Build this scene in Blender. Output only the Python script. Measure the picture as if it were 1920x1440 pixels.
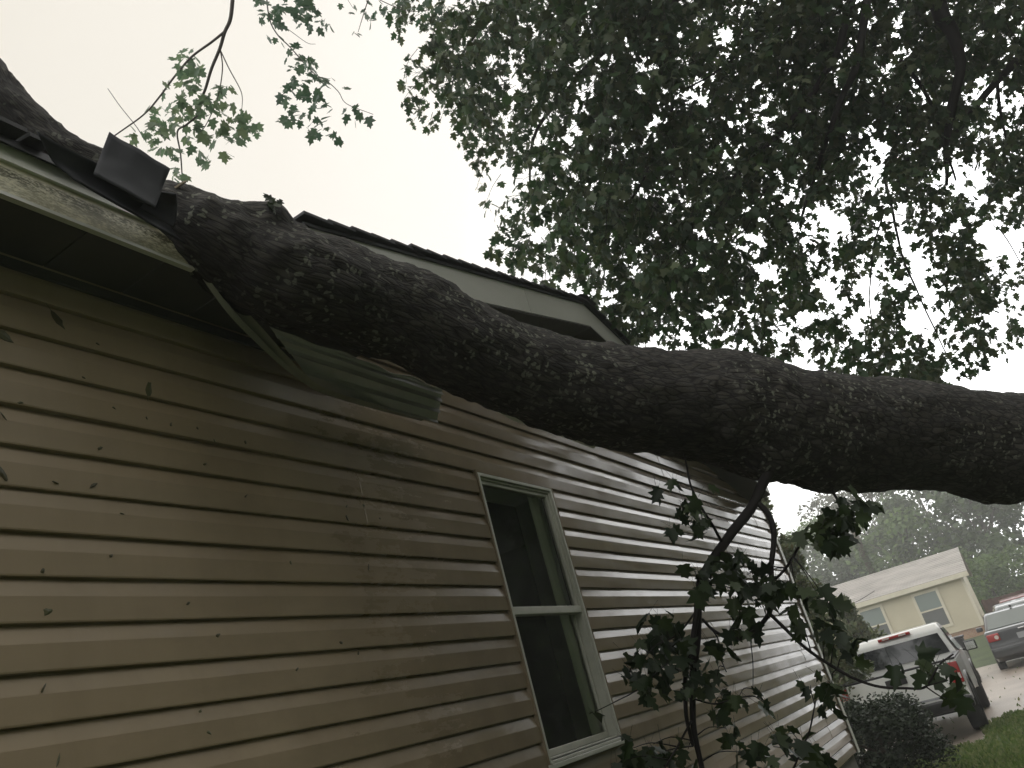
import bpy, bmesh, math, random
import numpy as np
from mathutils import Vector, Matrix, noise
for o in list(bpy.data.objects): bpy.data.objects.remove(o)
S = bpy.context.scene; COL = S.collection
R = random.Random(7); NR = np.random.RandomState(11)

# ------------------------------------------------------------------ camera
EYE = 1.62; DW = 1.957; F = 1540.0
CAMP = np.array([DW, 0.0, EYE])
ROT = np.array([[0.82017704, -0.40521022, -0.40387411],
                [0.51474073, 0.21454447, 0.83006786],
                [-0.24970302, -0.88869306, 0.38454265]])   # rows: world axes in (right, down, forward)
cd = bpy.data.cameras.new('camera'); cam = bpy.data.objects.new('camera', cd); COL.objects.link(cam)
cd.sensor_width = 36; cd.lens = 36 * F / 1920; cd.clip_end = 1500; cd.clip_start = 0.05
M = Matrix(((ROT[0][0], -ROT[0][1], -ROT[0][2], CAMP[0]), (ROT[1][0], -ROT[1][1], -ROT[1][2], CAMP[1]),
            (ROT[2][0], -ROT[2][1], -ROT[2][2], CAMP[2]), (0, 0, 0, 1)))
cam.matrix_world = M; S.camera = cam
def P(px, py, dep):
    return Vector(CAMP + ROT @ np.array([px - 960, py - 720, F]) * dep / F)
def PX(px, py, x):
    r = ROT @ np.array([px - 960, py - 720, F]); return Vector(CAMP + r * ((x - CAMP[0]) / r[0]))
def PG(px, py, z=0.0):
    r = ROT @ np.array([px - 960, py - 720, F]); return Vector(CAMP + r * ((z - CAMP[2]) / r[2]))

# ------------------------------------------------------------------ world, sun, exposure
W = bpy.data.worlds.new('World'); S.world = W; W.use_nodes = True
wt = W.node_tree; wt.nodes.clear()
SUN_EL, SUN_AZ = math.radians(42), math.radians(20)      # azimuth measured from +Y towards +X
sky = wt.nodes.new('ShaderNodeTexSky'); sky.sky_type = 'NISHITA'; sky.sun_disc = False
sky.sun_elevation = SUN_EL; sky.sun_rotation = SUN_AZ; sky.air_density = 2; sky.dust_density = 6
tc = wt.nodes.new('ShaderNodeTexCoord')
dotn = wt.nodes.new('ShaderNodeVectorMath'); dotn.operation = 'DOT_PRODUCT'
dotn.inputs[1].default_value = (0.53, 0.84, 0.12)         # the cloud deck is thinnest and brightest this way
wt.links.new(tc.outputs['Generated'], dotn.inputs[0])
cn = wt.nodes.new('ShaderNodeTexNoise'); cn.inputs['Scale'].default_value = 2.2; cn.inputs['Detail'].default_value = 4
wt.links.new(tc.outputs['Generated'], cn.inputs['Vector'])
cm = wt.nodes.new('ShaderNodeMath'); cm.operation = 'MULTIPLY_ADD'; cm.inputs[1].default_value = 0.16
wt.links.new(cn.outputs['Fac'], cm.inputs[0]); wt.links.new(dotn.outputs['Value'], cm.inputs[2])
rm = wt.nodes.new('ShaderNodeMath'); rm.operation = 'MULTIPLY_ADD'; rm.inputs[1].default_value = 0.5; rm.inputs[2].default_value = 0.46
wt.links.new(cm.outputs[0], rm.inputs[0])
ramp = wt.nodes.new('ShaderNodeValToRGB')
el = ramp.color_ramp.elements                              # cloud deck radiance / 3: unseen sky behind brightened to light surfaces facing it, thin bright cloud ahead
el[0].position = 0.0; el[0].color = (0.72, 0.72, 0.72, 1)
el[1].position = 1.0; el[1].color = (0.97, 0.98, 1.0, 1)
for p_, c_ in ((0.42, (0.52, 0.51, 0.49)), (0.51, (0.295, 0.276, 0.242)), (0.66, (0.330, 0.312, 0.280)), (0.75, (0.365, 0.352, 0.328)), (0.83, (0.52, 0.52, 0.51)), (0.92, (0.95, 0.96, 0.97))):
    e = el.new(p_); e.color = (*c_, 1)
wt.links.new(rm.outputs[0], ramp.inputs[0])
sc = wt.nodes.new('ShaderNodeVectorMath'); sc.operation = 'SCALE'; sc.inputs['Scale'].default_value = 32.0
wt.links.new(ramp.outputs[0], sc.inputs[0])
mx = wt.nodes.new('ShaderNodeMix'); mx.data_type = 'RGBA'; mx.inputs['Factor'].default_value = 0.93   # overcast
wt.links.new(sky.outputs[0], mx.inputs['A']); wt.links.new(sc.outputs[0], mx.inputs['B'])
bg = wt.nodes.new('ShaderNodeBackground'); bg.inputs['Strength'].default_value = 0.10
wo = wt.nodes.new('ShaderNodeOutputWorld')
wt.links.new(mx.outputs['Result'], bg.inputs['Color']); wt.links.new(bg.outputs[0], wo.inputs['Surface'])
sl = bpy.data.lights.new('sun', 'SUN'); sl.energy = 0.5; sl.angle = math.radians(25); sl.color = (1, 0.97, 0.92)
so = bpy.data.objects.new('sun', sl); COL.objects.link(so)
sd = Vector((math.sin(SUN_AZ) * math.cos(SUN_EL), math.cos(SUN_AZ) * math.cos(SUN_EL), math.sin(SUN_EL)))
so.rotation_euler = (-sd).to_track_quat('-Z', 'Y').to_euler(); so.location = (0, 0, 30)
S.view_settings.view_transform = 'Standard'; S.view_settings.look = 'None'
S.view_settings.exposure = 0.0; S.view_settings.gamma = 1.0
S.render.engine = 'CYCLES'
S.cycles.max_bounces = 6; S.cycles.transparent_max_bounces = 12; S.cycles.volume_bounces = 0

# ------------------------------------------------------------------ materials
def mat(name, col, rough=0.6, spec=0.5, metal=0.0, coat=0.0, coat_rough=0.1):
    m = bpy.data.materials.new(name); m.use_nodes = True
    b = m.node_tree.nodes['Principled BSDF']
    b.inputs['Base Color'].default_value = (*col, 1); b.inputs['Roughness'].default_value = rough
    b.inputs['Specular IOR Level'].default_value = spec; b.inputs['Metallic'].default_value = metal
    b.inputs['Coat Weight'].default_value = coat; b.inputs['Coat Roughness'].default_value = coat_rough
    return m
def N(m, t): return m.node_tree.nodes.new(t)
def L(m, a, b): m.node_tree.links.new(a, b)
def coords(m, scale=(1, 1, 1), kind='Object'):
    t = N(m, 'ShaderNodeTexCoord'); mp = N(m, 'ShaderNodeMapping'); mp.inputs['Scale'].default_value = scale
    L(m, t.outputs[kind], mp.inputs['Vector']); return mp.outputs[0]
def noise_n(m, vec, scale, detail=4, rough=0.55):
    n = N(m, 'ShaderNodeTexNoise'); n.inputs['Scale'].default_value = scale
    n.inputs['Detail'].default_value = detail; n.inputs['Roughness'].default_value = rough
    L(m, vec, n.inputs['Vector']); return n.outputs['Fac']
def ramp_n(m, fac, stops):
    r = N(m, 'ShaderNodeValToRGB'); L(m, fac, r.inputs[0]); el = r.color_ramp.elements
    while len(el) < len(stops): el.new(0.5)
    for e, (p, c) in zip(el, stops):
        e.position = p; e.color = (*c, 1) if len(c) == 3 else c
    return r.outputs[0]
def bump_n(m, h, strength=0.3, dist=0.01, prev=None):
    b = N(m, 'ShaderNodeBump'); b.inputs['Strength'].default_value = strength; b.inputs['Distance'].default_value = dist
    L(m, h, b.inputs['Height'])
    if prev is not None: L(m, prev, b.inputs['Normal'])
    return b.outputs[0]
def bsdf(m): return m.node_tree.nodes['Principled BSDF']
def mixc(m, fac, a, b, mode='MIX'):
    x = N(m, 'ShaderNodeMix'); x.data_type = 'RGBA'; x.blend_type = mode
    if isinstance(fac, (int, float)): x.inputs['Factor'].default_value = fac
    else: L(m, fac, x.inputs['Factor'])
    for k, v in (('A', a), ('B', b)):
        if isinstance(v, tuple): x.inputs[k].default_value = (*v, 1)
        else: L(m, v, x.inputs[k])
    return x.outputs['Result']
def varied(name, c1, c2, scale=3, rough=0.6, bump=0.2, bscale=40, dist=0.004, spec=0.5, stretch=(1, 1, 1), **k):
    m = mat(name, c1, rough, spec, **k); v = coords(m, stretch)
    L(m, ramp_n(m, noise_n(m, v, scale, 6), [(0.3, c1), (0.7, c2)]), bsdf(m).inputs['Base Color'])
    if bump: L(m, bump_n(m, noise_n(m, v, bscale, 5), bump, dist), bsdf(m).inputs['Normal'])
    return m

def make_siding_mat():
    m = mat('wet_beige_vinyl', (0.2, 0.165, 0.11), 0.3, 0.44)
    b = bsdf(m)
    v = coords(m, (1, 0.12, 1)); v2 = coords(m)
    big = ramp_n(m, noise_n(m, v2, 0.9, 3), [(0.3, (0.285, 0.220, 0.142)), (0.7, (0.345, 0.265, 0.170))])
    streak = noise_n(m, coords(m, (1, 0.5, 6)), 2.0, 5)
    c = mixc(m, 0.3, big, ramp_n(m, streak, [(0.35, (0.255, 0.208, 0.136)), (0.7, (0.345, 0.268, 0.172))]))
    vs = coords(m, (3, 2.2, 0.5))                          # run-off stains down the wall
    st = ramp_n(m, noise_n(m, vs, 1.3, 6, 0.65), [(0.45, (1, 1, 1)), (0.8, (0.78, 0.77, 0.74))])
    c = mixc(m, 1.0, c, st, 'MULTIPLY')
    to = N(m, 'ShaderNodeTexCoord'); sp = N(m, 'ShaderNodeSeparateXYZ'); L(m, to.outputs['Object'], sp.inputs[0])
    wn_ = noise_n(m, coords(m, (1, 1.4, 3)), 2.4, 8, 0.75)
    ad = N(m, 'ShaderNodeMath'); ad.operation = 'MULTIPLY_ADD'; ad.inputs[1].default_value = 2.6; L(m, wn_, ad.inputs[0]); L(m, sp.outputs['Y'], ad.inputs[2])
    wr = N(m, 'ShaderNodeMapRange'); wr.inputs[1].default_value = -1.25; wr.inputs[2].default_value = 0.35; L(m, ad.outputs[0], wr.inputs[0])
    wetness = wr.outputs[0]
    c = mixc(m, wetness, c, mixc(m, 1.0, c, (0.70, 0.71, 0.74), 'MULTIPLY'))
    L(m, c, b.inputs['Base Color'])
    wet = noise_n(m, coords(m, (1, 0.35, 5)), 3.0, 6, 0.7)
    rr = N(m, 'ShaderNodeMapRange'); L(m, wet, rr.inputs[0]); rr.inputs[1].default_value = 0.35; rr.inputs[2].default_value = 0.68
    rr.inputs[3].default_value = 0.09; rr.inputs[4].default_value = 0.25; mr_ = N(m, 'ShaderNodeMix'); mr_.data_type = 'FLOAT'; mr_.inputs['A'].default_value = 0.50; L(m, wetness, mr_.inputs['Factor']); L(m, rr.outputs[0], mr_.inputs['B']); L(m, mr_.outputs['Result'], b.inputs['Roughness'])
    g = noise_n(m, v, 160, 3, 0.6)
    n1 = bump_n(m, g, 0.10, 0.001)
    n2 = bump_n(m, noise_n(m, coords(m, (1, 0.4, 1)), 9, 2), 0.06, 0.01, n1)
    L(m, n2, b.inputs['Normal'])
    return m
M_SID = make_siding_mat()

def make_bark(name, dark, light, lichen=True, uvs=(46, 17)):
    m = mat(name, dark, 0.75, 0.35); b = bsdf(m)
    t = N(m, 'ShaderNodeTexCoord')
    mp = N(m, 'ShaderNodeMapping'); mp.inputs['Scale'].default_value = (uvs[0], uvs[1], 1); L(m, t.outputs['UV'], mp.inputs['Vector'])
    nz = N(m, 'ShaderNodeTexNoise'); nz.inputs['Scale'].default_value = 0.45; nz.inputs['Detail'].default_value = 5; L(m, mp.outputs[0], nz.inputs['Vector'])
    add = N(m, 'ShaderNodeVectorMath'); add.operation = 'MULTIPLY_ADD'; add.inputs[1].default_value = (1.3, 1.3, 1.3)
    L(m, nz.outputs['Color'], add.inputs[0]); L(m, mp.outputs[0], add.inputs[2])
    vo = N(m, 'ShaderNodeTexVoronoi'); vo.feature = 'DISTANCE_TO_EDGE'; vo.inputs['Scale'].default_value = 1.0; L(m, add.outputs[0], vo.inputs['Vector'])
    vc = N(m, 'ShaderNodeTexVoronoi'); vc.inputs['Scale'].default_value = 1.0; L(m, add.outputs[0], vc.inputs['Vector'])
    pl = ramp_n(m, vo.outputs['Distance'], [(0.0, (0, 0, 0)), (0.18, (0.75, 0.75, 0.75)), (0.6, (1, 1, 1))])
    fine = noise_n(m, mp.outputs[0], 5, 6, 0.7)
    vgrey = N(m, 'ShaderNodeSeparateColor'); L(m, vc.outputs['Color'], vgrey.inputs[0])
    c = ramp_n(m, vgrey.outputs[0], [(0.1, dark), (0.9, light)])
    c = mixc(m, 0.5, c, ramp_n(m, fine, [(0.35, dark), (0.7, light)]))
    crack = tuple(x * 0.5 for x in dark)
    c = mixc(m, pl, crack, c)
    if lichen:
        v2 = N(m, 'ShaderNodeTexVoronoi'); v2.inputs['Scale'].default_value = 38; v2.inputs['Randomness'].default_value = 1
        wob = N(m, 'ShaderNodeVectorMath'); wob.operation = 'MULTIPLY_ADD'; wob.inputs[1].default_value = (0.05, 0.05, 0.05)
        nw = N(m, 'ShaderNodeTexNoise'); nw.inputs['Scale'].default_value = 30; L(m, t.outputs['Object'], nw.inputs['Vector'])
        L(m, nw.outputs['Color'], wob.inputs[0]); L(m, t.outputs['Object'], wob.inputs[2])
        L(m, wob.outputs[0], v2.inputs['Vector'])
        spot = ramp_n(m, v2.outputs['Distance'], [(0.30, (1, 1, 1)), (0.40, (0, 0, 0))])
        where = ramp_n(m, noise_n(m, t.outputs['Object'], 2.3, 3), [(0.42, (0, 0, 0)), (0.55, (1, 1, 1))])
        sg = N(m, 'ShaderNodeSeparateColor'); L(m, v2.outputs['Color'], sg.inputs[0])
        pick = ramp_n(m, sg.outputs[1], [(0.45, (0, 0, 0)), (0.5, (1, 1, 1))])
        mk = mixc(m, 1.0, mixc(m, 1.0, spot, where, 'MULTIPLY'), pick, 'MULTIPLY')
        c = mixc(m, mk, c, (0.13, 0.135, 0.105))
    L(m, c, b.inputs['Base Color'])
    n1 = bump_n(m, pl, 0.7, 0.004); n2 = bump_n(m, fine, 0.6, 0.004, n1); L(m, n2, b.inputs['Normal'])
    return m
M_BARK = make_bark('wet_maple_bark', (0.012, 0.011, 0.010), (0.078, 0.070, 0.058), uvs=(54, 15))
M_BARK2 = make_bark('dark_branch_bark', (0.010, 0.008, 0.007), (0.028, 0.023, 0.02), False, (10, 3))
M_BARKP = make_bark('pale_branch_bark', (0.10, 0.085, 0.075), (0.17, 0.145, 0.13), False, (10, 3))

def leaf_mat(name, cols, trans=0.35, rough=0.4):
    m = mat(name, cols[0], rough, 0.4); nt = m.node_tree; b = bsdf(m)
    g = N(m, 'ShaderNodeNewGeometry')
    n = len(cols); c = ramp_n(m, g.outputs['Random Per Island'], [(i / max(1, n - 1), cc) for i, cc in enumerate(cols)])
    L(m, c, b.inputs['Base Color'])
    tr = N(m, 'ShaderNodeBsdfTranslucent')
    hs = N(m, 'ShaderNodeHueSaturation'); hs.inputs['Value'].default_value = 1.5; hs.inputs['Saturation'].default_value = 1.1
    L(m, c, hs.inputs['Color']); L(m, hs.outputs[0], tr.inputs['Color'])
    ms = N(m, 'ShaderNodeMixShader'); ms.inputs[0].default_value = trans
    out = [x for x in nt.nodes if x.type == 'OUTPUT_MATERIAL'][0]
    L(m, b.outputs[0], ms.inputs[1]); L(m, tr.outputs[0], ms.inputs[2]); L(m, ms.outputs[0], out.inputs['Surface'])
    return m
M_LEAF = leaf_mat('maple_leaf', [(0.020, 0.042, 0.018), (0.028, 0.060, 0.020), (0.045, 0.085, 0.026), (0.030, 0.062, 0.028), (0.055, 0.080, 0.028), (0.045, 0.058, 0.022), (0.12, 0.15, 0.075)], 0.29, 0.5)
M_LEAFP = leaf_mat('pale_maple_leaf', [(0.075, 0.12, 0.07), (0.10, 0.15, 0.085), (0.13, 0.17, 0.09)], 0.5)
M_LEAFW = leaf_mat('wet_dark_maple_leaf', [(0.010, 0.020, 0.008), (0.016, 0.030, 0.011), (0.024, 0.042, 0.013), (0.040, 0.060, 0.020)], 0.22, 0.5)
M_BUSH = leaf_mat('bush_leaf', [(0.008, 0.017, 0.005), (0.013, 0.028, 0.008), (0.024, 0.042, 0.013)], 0.1, 0.6)
M_CEDAR = leaf_mat('cedar_needle', [(0.06, 0.09, 0.04), (0.09, 0.12, 0.05), (0.13, 0.15, 0.065), (0.11, 0.10, 0.05)], 0.25)
M_TREEG = leaf_mat('far_green_leaf', [(0.06, 0.11, 0.025), (0.09, 0.15, 0.035), (0.13, 0.20, 0.05)], 0.35)
M_TREED = leaf_mat('far_dark_leaf', [(0.035, 0.06, 0.02), (0.05, 0.085, 0.026), (0.075, 0.115, 0.036)], 0.3)
M_TREEB = leaf_mat('far_brown_leaf', [(0.07, 0.075, 0.045), (0.09, 0.09, 0.055), (0.06, 0.08, 0.04)], 0.3)
M_GRASS = leaf_mat('grass_blade', [(0.07, 0.115, 0.03), (0.11, 0.16, 0.045), (0.20, 0.21, 0.10)], 0.35)
M_DEAD = varied('wet_leaf_bit', (0.05, 0.045, 0.022), (0.075, 0.065, 0.03), 30, 0.4, 0.3, 90, 0.002)
M_DEADG = varied('wet_green_leaf_bit', (0.07, 0.075, 0.03), (0.10, 0.095, 0.045), 60, 0.4, 0.3, 90, 0.002)

def make_fascia_mat():
    m = mat('mildewed_fascia', (0.42, 0.40, 0.30), 0.5, 0.5); b = bsdf(m)
    v = coords(m, (1, 0.55, 1.6)); n1 = noise_n(m, v, 12, 8, 0.75); n2 = noise_n(m, coords(m, (1, 1, 3)), 60, 4, 0.7)
    t = N(m, 'ShaderNodeTexCoord'); sx = N(m, 'ShaderNodeSeparateXYZ'); L(m, t.outputs['Object'], sx.inputs[0])
    band = ramp_n(m, sx.outputs['Z'], [(0.0, (0.55, 0.55, 0.55)), (0.035, (0.6, 0.6, 0.6)), (0.060, (1, 1, 1)), (0.078, (1, 1, 1)), (0.088, (0.15, 0.15, 0.15))])
    s = ramp_n(m, mixc(m, 0.5, n1, n2), [(0.44, (0, 0, 0)), (0.54, (1, 1, 1))])
    fac = mixc(m, 1.0, s, band, 'MULTIPLY')
    base = ramp_n(m, noise_n(m, v, 3, 4), [(0.35, (0.60, 0.57, 0.41)), (0.65, (0.70, 0.64, 0.49))])
    L(m, mixc(m, fac, base, (0.085, 0.08, 0.035)), b.inputs['Base Color'])
    L(m, bump_n(m, n2, 0.3, 0.003), b.inputs['Normal'])
    return m
M_FASCIA = make_fascia_mat()
M_WHITE = varied('off_white_trim', (0.60, 0.60, 0.54), (0.70, 0.69, 0.63), 4, 0.4, 0.1, 30, 0.002)
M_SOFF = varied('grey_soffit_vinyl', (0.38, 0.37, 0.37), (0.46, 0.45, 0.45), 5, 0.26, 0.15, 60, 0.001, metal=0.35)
M_SOFFD = varied('dark_soffit', (0.045, 0.045, 0.038), (0.07, 0.068, 0.056), 5, 0.6, 0.15, 60, 0.002)  # even near-black tone for soffit undersides and frieze
M_RAKE = varied('grey_rake_board', (0.50, 0.50, 0.46), (0.58, 0.57, 0.53), 3, 0.4, 0.15, 40, 0.002, stretch=(1, 0.3, 1))
M_OLIVE = varied('bent_olive_metal', (0.17, 0.165, 0.13), (0.25, 0.24, 0.19), 8, 0.35, 0.3, 40, 0.002)
M_SHING = varied('charcoal_shingle', (0.028, 0.029, 0.032), (0.06, 0.06, 0.064), 9, 0.75, 0.7, 260, 0.003)
M_FLAP = varied('slate_shingle_back', (0.016, 0.018, 0.023), (0.026, 0.028, 0.034), 6, 0.7, 0.25, 150, 0.001)
M_FRAME = varied('almond_window_frame', (0.36, 0.365, 0.31), (0.44, 0.44, 0.38), 8, 0.4, 0.15, 50, 0.001)
M_JAMB = varied('pale_window_jamb', (0.78, 0.82, 0.74), (0.84, 0.87, 0.80), 3, 0.6, 0.05)
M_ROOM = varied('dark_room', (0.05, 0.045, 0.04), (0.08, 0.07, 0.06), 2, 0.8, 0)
M_BLACK = mat('black_plastic', (0.012, 0.012, 0.013), 0.45)
M_RUBBER = varied('rubber', (0.012, 0.012, 0.012), (0.022, 0.022, 0.022), 20, 0.8, 0.2)
M_CHROME = mat('chrome', (0.6, 0.6, 0.6), 0.12, metal=1.0)
M_RED = mat('red_lens', (0.35, 0.012, 0.012), 0.15, coat=0.6)
M_LENSW = mat('clear_lens', (0.6, 0.55, 0.5), 0.15, coat=0.6)
M_CARGLASS = mat('car_glass', (0.015, 0.018, 0.02), 0.05, 0.7)
M_CARGLASSG = mat('silver_car_glass', (0.16, 0.18, 0.17), 0.12, 0.7)

def paint(name, c):
    m = mat(name, c, 0.32, 0.5, coat=0.8, coat_rough=0.06); v = coords(m)
    L(m, ramp_n(m, noise_n(m, v, 2.5, 6, 0.7), [(0.3, c), (0.75, tuple(x * 0.86 for x in c))]), bsdf(m).inputs['Base Color'])
    L(m, bump_n(m, noise_n(m, v, 90, 3), 0.05, 0.002), bsdf(m).inputs['Coat Normal'])
    return m
M_PWHITE = paint('white_paint', (0.76, 0.76, 0.73)); M_PGREY = paint('dark_grey_paint', (0.032, 0.035, 0.038))
M_PSILVER = paint('silver_paint', (0.34, 0.35, 0.36)); M_PRED = paint('maroon_paint', (0.20, 0.05, 0.045))
M_NSID = mat('tan_lap_siding', (0.40, 0.34, 0.205), 0.55)
def _ns():
    m = M_NSID; b = bsdf(m); v = coords(m)
    L(m, ramp_n(m, noise_n(m, v, 1.2, 5), [(0.3, (0.52, 0.465, 0.33)), (0.7, (0.58, 0.52, 0.375))]), b.inputs['Base Color'])
_ns()
M_NTRIM = varied('cream_trim', (0.60, 0.55, 0.42), (0.68, 0.63, 0.5), 3, 0.5, 0)
M_NROOF = varied('pale_weathered_shingle', (0.27, 0.25, 0.23), (0.42, 0.39, 0.36), 1.6, 0.75, 0.5, 60, 0.01, stretch=(0.6, 1, 1))
M_NGLASS = mat('pale_pane', (0.22, 0.26, 0.24), 0.1, 0.6); M_NGLASS2 = mat('screened_pane', (0.115, 0.12, 0.115), 0.35, 0.4)
def make_brick():
    m = mat('red_brick', (0.3, 0.16, 0.1), 0.8); v = coords(m)
    br = N(m, 'ShaderNodeTexBrick'); br.inputs['Scale'].default_value = 4.5; L(m, v, br.inputs['Vector'])
    rotm = v.node; rotm.inputs['Rotation'].default_value = (math.radians(90), 0, 0)
    br.inputs['Color1'].default_value = (0.30, 0.155, 0.09, 1); br.inputs['Color2'].default_value = (0.38, 0.23, 0.13, 1)
    br.inputs['Mortar'].default_value = (0.35, 0.32, 0.27, 1); L(m, br.outputs['Color'], bsdf(m).inputs['Base Color']); return m
M_BRICK = make_brick()
M_LAWN = varied('lawn_soil', (0.035, 0.055, 0.018), (0.085, 0.115, 0.04), 1.3, 0.9, 0.8, 30, 0.05)
M_DRIVE = varied('wet_gravel_drive', (0.25, 0.205, 0.165), (0.38, 0.32, 0.265), 0.8, 0.35, 0.6, 50, 0.01)
M_POLE = varied('weathered_pole', (0.05, 0.042, 0.03), (0.085, 0.07, 0.05), 6, 0.9, 0.5, 30, 0.01)
M_FENCE = varied('dark_red_fence_board', (0.11, 0.055, 0.04), (0.16, 0.085, 0.06), 4, 0.8, 0.3)
M_BIN = varied('dark_bin_plastic', (0.02, 0.022, 0.024), (0.035, 0.036, 0.04), 3, 0.5, 0.1)
M_CABLE = mat('cable', (0.02, 0.02, 0.02), 0.6)

def glass_mat():
    m = bpy.data.materials.new('window_glass'); m.use_nodes = True; nt = m.node_tree; nt.nodes.clear()
    out = nt.nodes.new('ShaderNodeOutputMaterial'); tr = nt.nodes.new('ShaderNodeBsdfTransparent'); tr.inputs[0].default_value = (0.88, 0.91, 0.84, 1)
    gl = nt.nodes.new('ShaderNodeBsdfGlossy'); gl.inputs['Roughness'].default_value = 0.03; gl.inputs['Color'].default_value = (0.9, 0.9, 0.9, 1)
    df = nt.nodes.new('ShaderNodeBsdfDiffuse'); df.inputs['Color'].default_value = (0.14, 0.15, 0.125, 1)
    fr = nt.nodes.new('ShaderNodeFresnel'); fr.inputs['IOR'].default_value = 1.42
    n = nt.nodes.new('ShaderNodeTexNoise'); n.inputs['Scale'].default_value = 5; n.inputs['Detail'].default_value = 6
    t = nt.nodes.new('ShaderNodeTexCoord'); nt.links.new(t.outputs['Object'], n.inputs['Vector'])
    mr = nt.nodes.new('ShaderNodeMapRange'); mr.inputs[1].default_value = 0.35; mr.inputs[2].default_value = 0.8; mr.inputs[3].default_value = 0.02; mr.inputs[4].default_value = 0.14
    nt.links.new(n.outputs['Fac'], mr.inputs[0])
    m1 = nt.nodes.new('ShaderNodeMixShader'); nt.links.new(mr.outputs[0], m1.inputs[0]); nt.links.new(tr.outputs[0], m1.inputs[1]); nt.links.new(df.outputs[0], m1.inputs[2])
    m2 = nt.nodes.new('ShaderNodeMixShader'); nt.links.new(fr.outputs[0], m2.inputs[0]); nt.links.new(m1.outputs[0], m2.inputs[1]); nt.links.new(gl.outputs[0], m2.inputs[2])
    nt.links.new(m2.outputs[0], out.inputs['Surface']); return m
M_GLASS = glass_mat()

# ------------------------------------------------------------------ helpers
def link(name, me, m=None, parent=None, smooth=False):
    o = bpy.data.objects.new(name, me); COL.objects.link(o)
    if m: me.materials.append(m)
    if parent: o.parent = parent
    if smooth: me.polygons.foreach_set('use_smooth', [True] * len(me.polygons))
    return o
def tag(o, label=None, cat=None, group=None, kind=None):
    if label: o['label'] = label
    if cat: o['category'] = cat
    if group: o['group'] = group
    if kind: o['kind'] = kind
    return o
def empty(name, loc, label, cat, group=None, rz=0):
    o = bpy.data.objects.new(name, None); COL.objects.link(o); o.location = loc; o.rotation_euler = (0, 0, rz)
    o.empty_display_size = 0.2
    return tag(o, label, cat, group)
class MB:
    def __init__(s): s.v = []; s.f = []; s.uv = None
    def add(s, vs, fs):
        b = len(s.v); s.v += [tuple(v) for v in vs]; s.f += [tuple(i + b for i in f) for f in fs]; return s
    def box(s, lo, hi, rot=None, pivot=None):
        x0, y0, z0 = lo; x1, y1, z1 = hi
        vs = [Vector(p) for p in ((x0, y0, z0), (x1, y0, z0), (x1, y1, z0), (x0, y1, z0), (x0, y0, z1), (x1, y0, z1), (x1, y1, z1), (x0, y1, z1))]
        if rot is not None:
            pv = Vector(pivot or (0, 0, 0)); vs = [rot @ (v - pv) + pv for v in vs]
        return s.add(vs, [(0, 3, 2, 1), (4, 5, 6, 7), (0, 1, 5, 4), (1, 2, 6, 5), (2, 3, 7, 6), (3, 0, 4, 7)])
    def prism(s, poly, axis, a, b, shrink=None):
        """extrude a polygon given in the two other axes from a to b along axis"""
        def mk(p, t, sc=1):
            if axis == 'x': return (t, p[0], p[1])
            if axis == 'y': return (p[0], t, p[1])
            return (p[0], p[1], t)
        n = len(poly)
        if shrink:
            va = [mk(p, a + (shrink(p) if a < b else -shrink(p))) for p in poly]; vb = [mk(p, b - (shrink(p) if a < b else -shrink(p))) for p in poly]
        else: va = [mk(p, a) for p in poly]; vb = [mk(p, b) for p in poly]
        return s.add(va + vb, [tuple(range(n))[::-1], tuple(range(n, 2 * n))] + [(i, (i + 1) % n, (i + 1) % n + n, i + n) for i in range(n)])
    def tube(s, pts, rad, seg=8, cap=True):
        pts = [Vector(p) for p in pts]; n = len(pts); up = Vector((0.13, 0.21, 0.97)); vs = []; fs = []
        prev = None
        for i, p in enumerate(pts):
            t = (pts[min(i + 1, n - 1)] - pts[max(i - 1, 0)]).normalized()
            if prev is None:
                a = t.cross(up)
                if a.length < 0.1: a = t.cross(Vector((1, 0, 0)))
                a.normalize()
            else: a = (prev - t * prev.dot(t)).normalized()
            prev = a; b = t.cross(a); r = rad[i] if hasattr(rad, '__len__') else rad
            for k in range(seg):
                q = 2 * math.pi * k / seg; vs.append(p + (a * math.cos(q) + b * math.sin(q)) * r)
        for i in range(n - 1):
            for k in range(seg):
                k2 = (k + 1) % seg; fs.append((i * seg + k, i * seg + k2, (i + 1) * seg + k2, (i + 1) * seg + k))
        if cap: fs += [tuple(range(seg))[::-1], tuple(range((n - 1) * seg, n * seg))]
        return s.add(vs, fs)
    def build(s, name, m, parent=None, smooth=False, bevel=0, bseg=2, loc=None):
        me = bpy.data.meshes.new(name); 
        vs = s.v
        if loc is not None: vs = [(v[0] - loc[0], v[1] - loc[1], v[2] - loc[2]) for v in vs]
        me.from_pydata(vs, [], s.f); me.update()
        bm = bmesh.new(); bm.from_mesh(me); bmesh.ops.recalc_face_normals(bm, faces=bm.faces); bm.to_mesh(me); bm.free()
        o = link(name, me, m, parent, smooth)
        if loc is not None: o.location = loc
        if bevel:
            bv = o.modifiers.new('bevel', 'BEVEL'); bv.width = bevel; bv.segments = bseg; bv.limit_method = 'ANGLE'; bv.angle_limit = math.radians(30)
            if not smooth:
                me.polygons.foreach_set('use_smooth', [True] * len(me.polygons))
            wn = o.modifiers.new('wn', 'WEIGHTED_NORMAL')
        return o
def catmull(pts, n=8):
    pts = [np.array(p, float) for p in pts]; out = []
    P0 = [2 * pts[0] - pts[1]] + pts + [2 * pts[-1] - pts[-2]]
    for i in range(1, len(P0) - 2):
        a, b, c, d = P0[i - 1], P0[i], P0[i + 1], P0[i + 2]
        for k in range(n):
            t = k / n; out.append(0.5 * (2 * b + (c - a) * t + (2 * a - 5 * b + 4 * c - d) * t * t + (3 * b - a - 3 * c + d) * t ** 3))
    out.append(pts[-1]); return out

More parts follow.
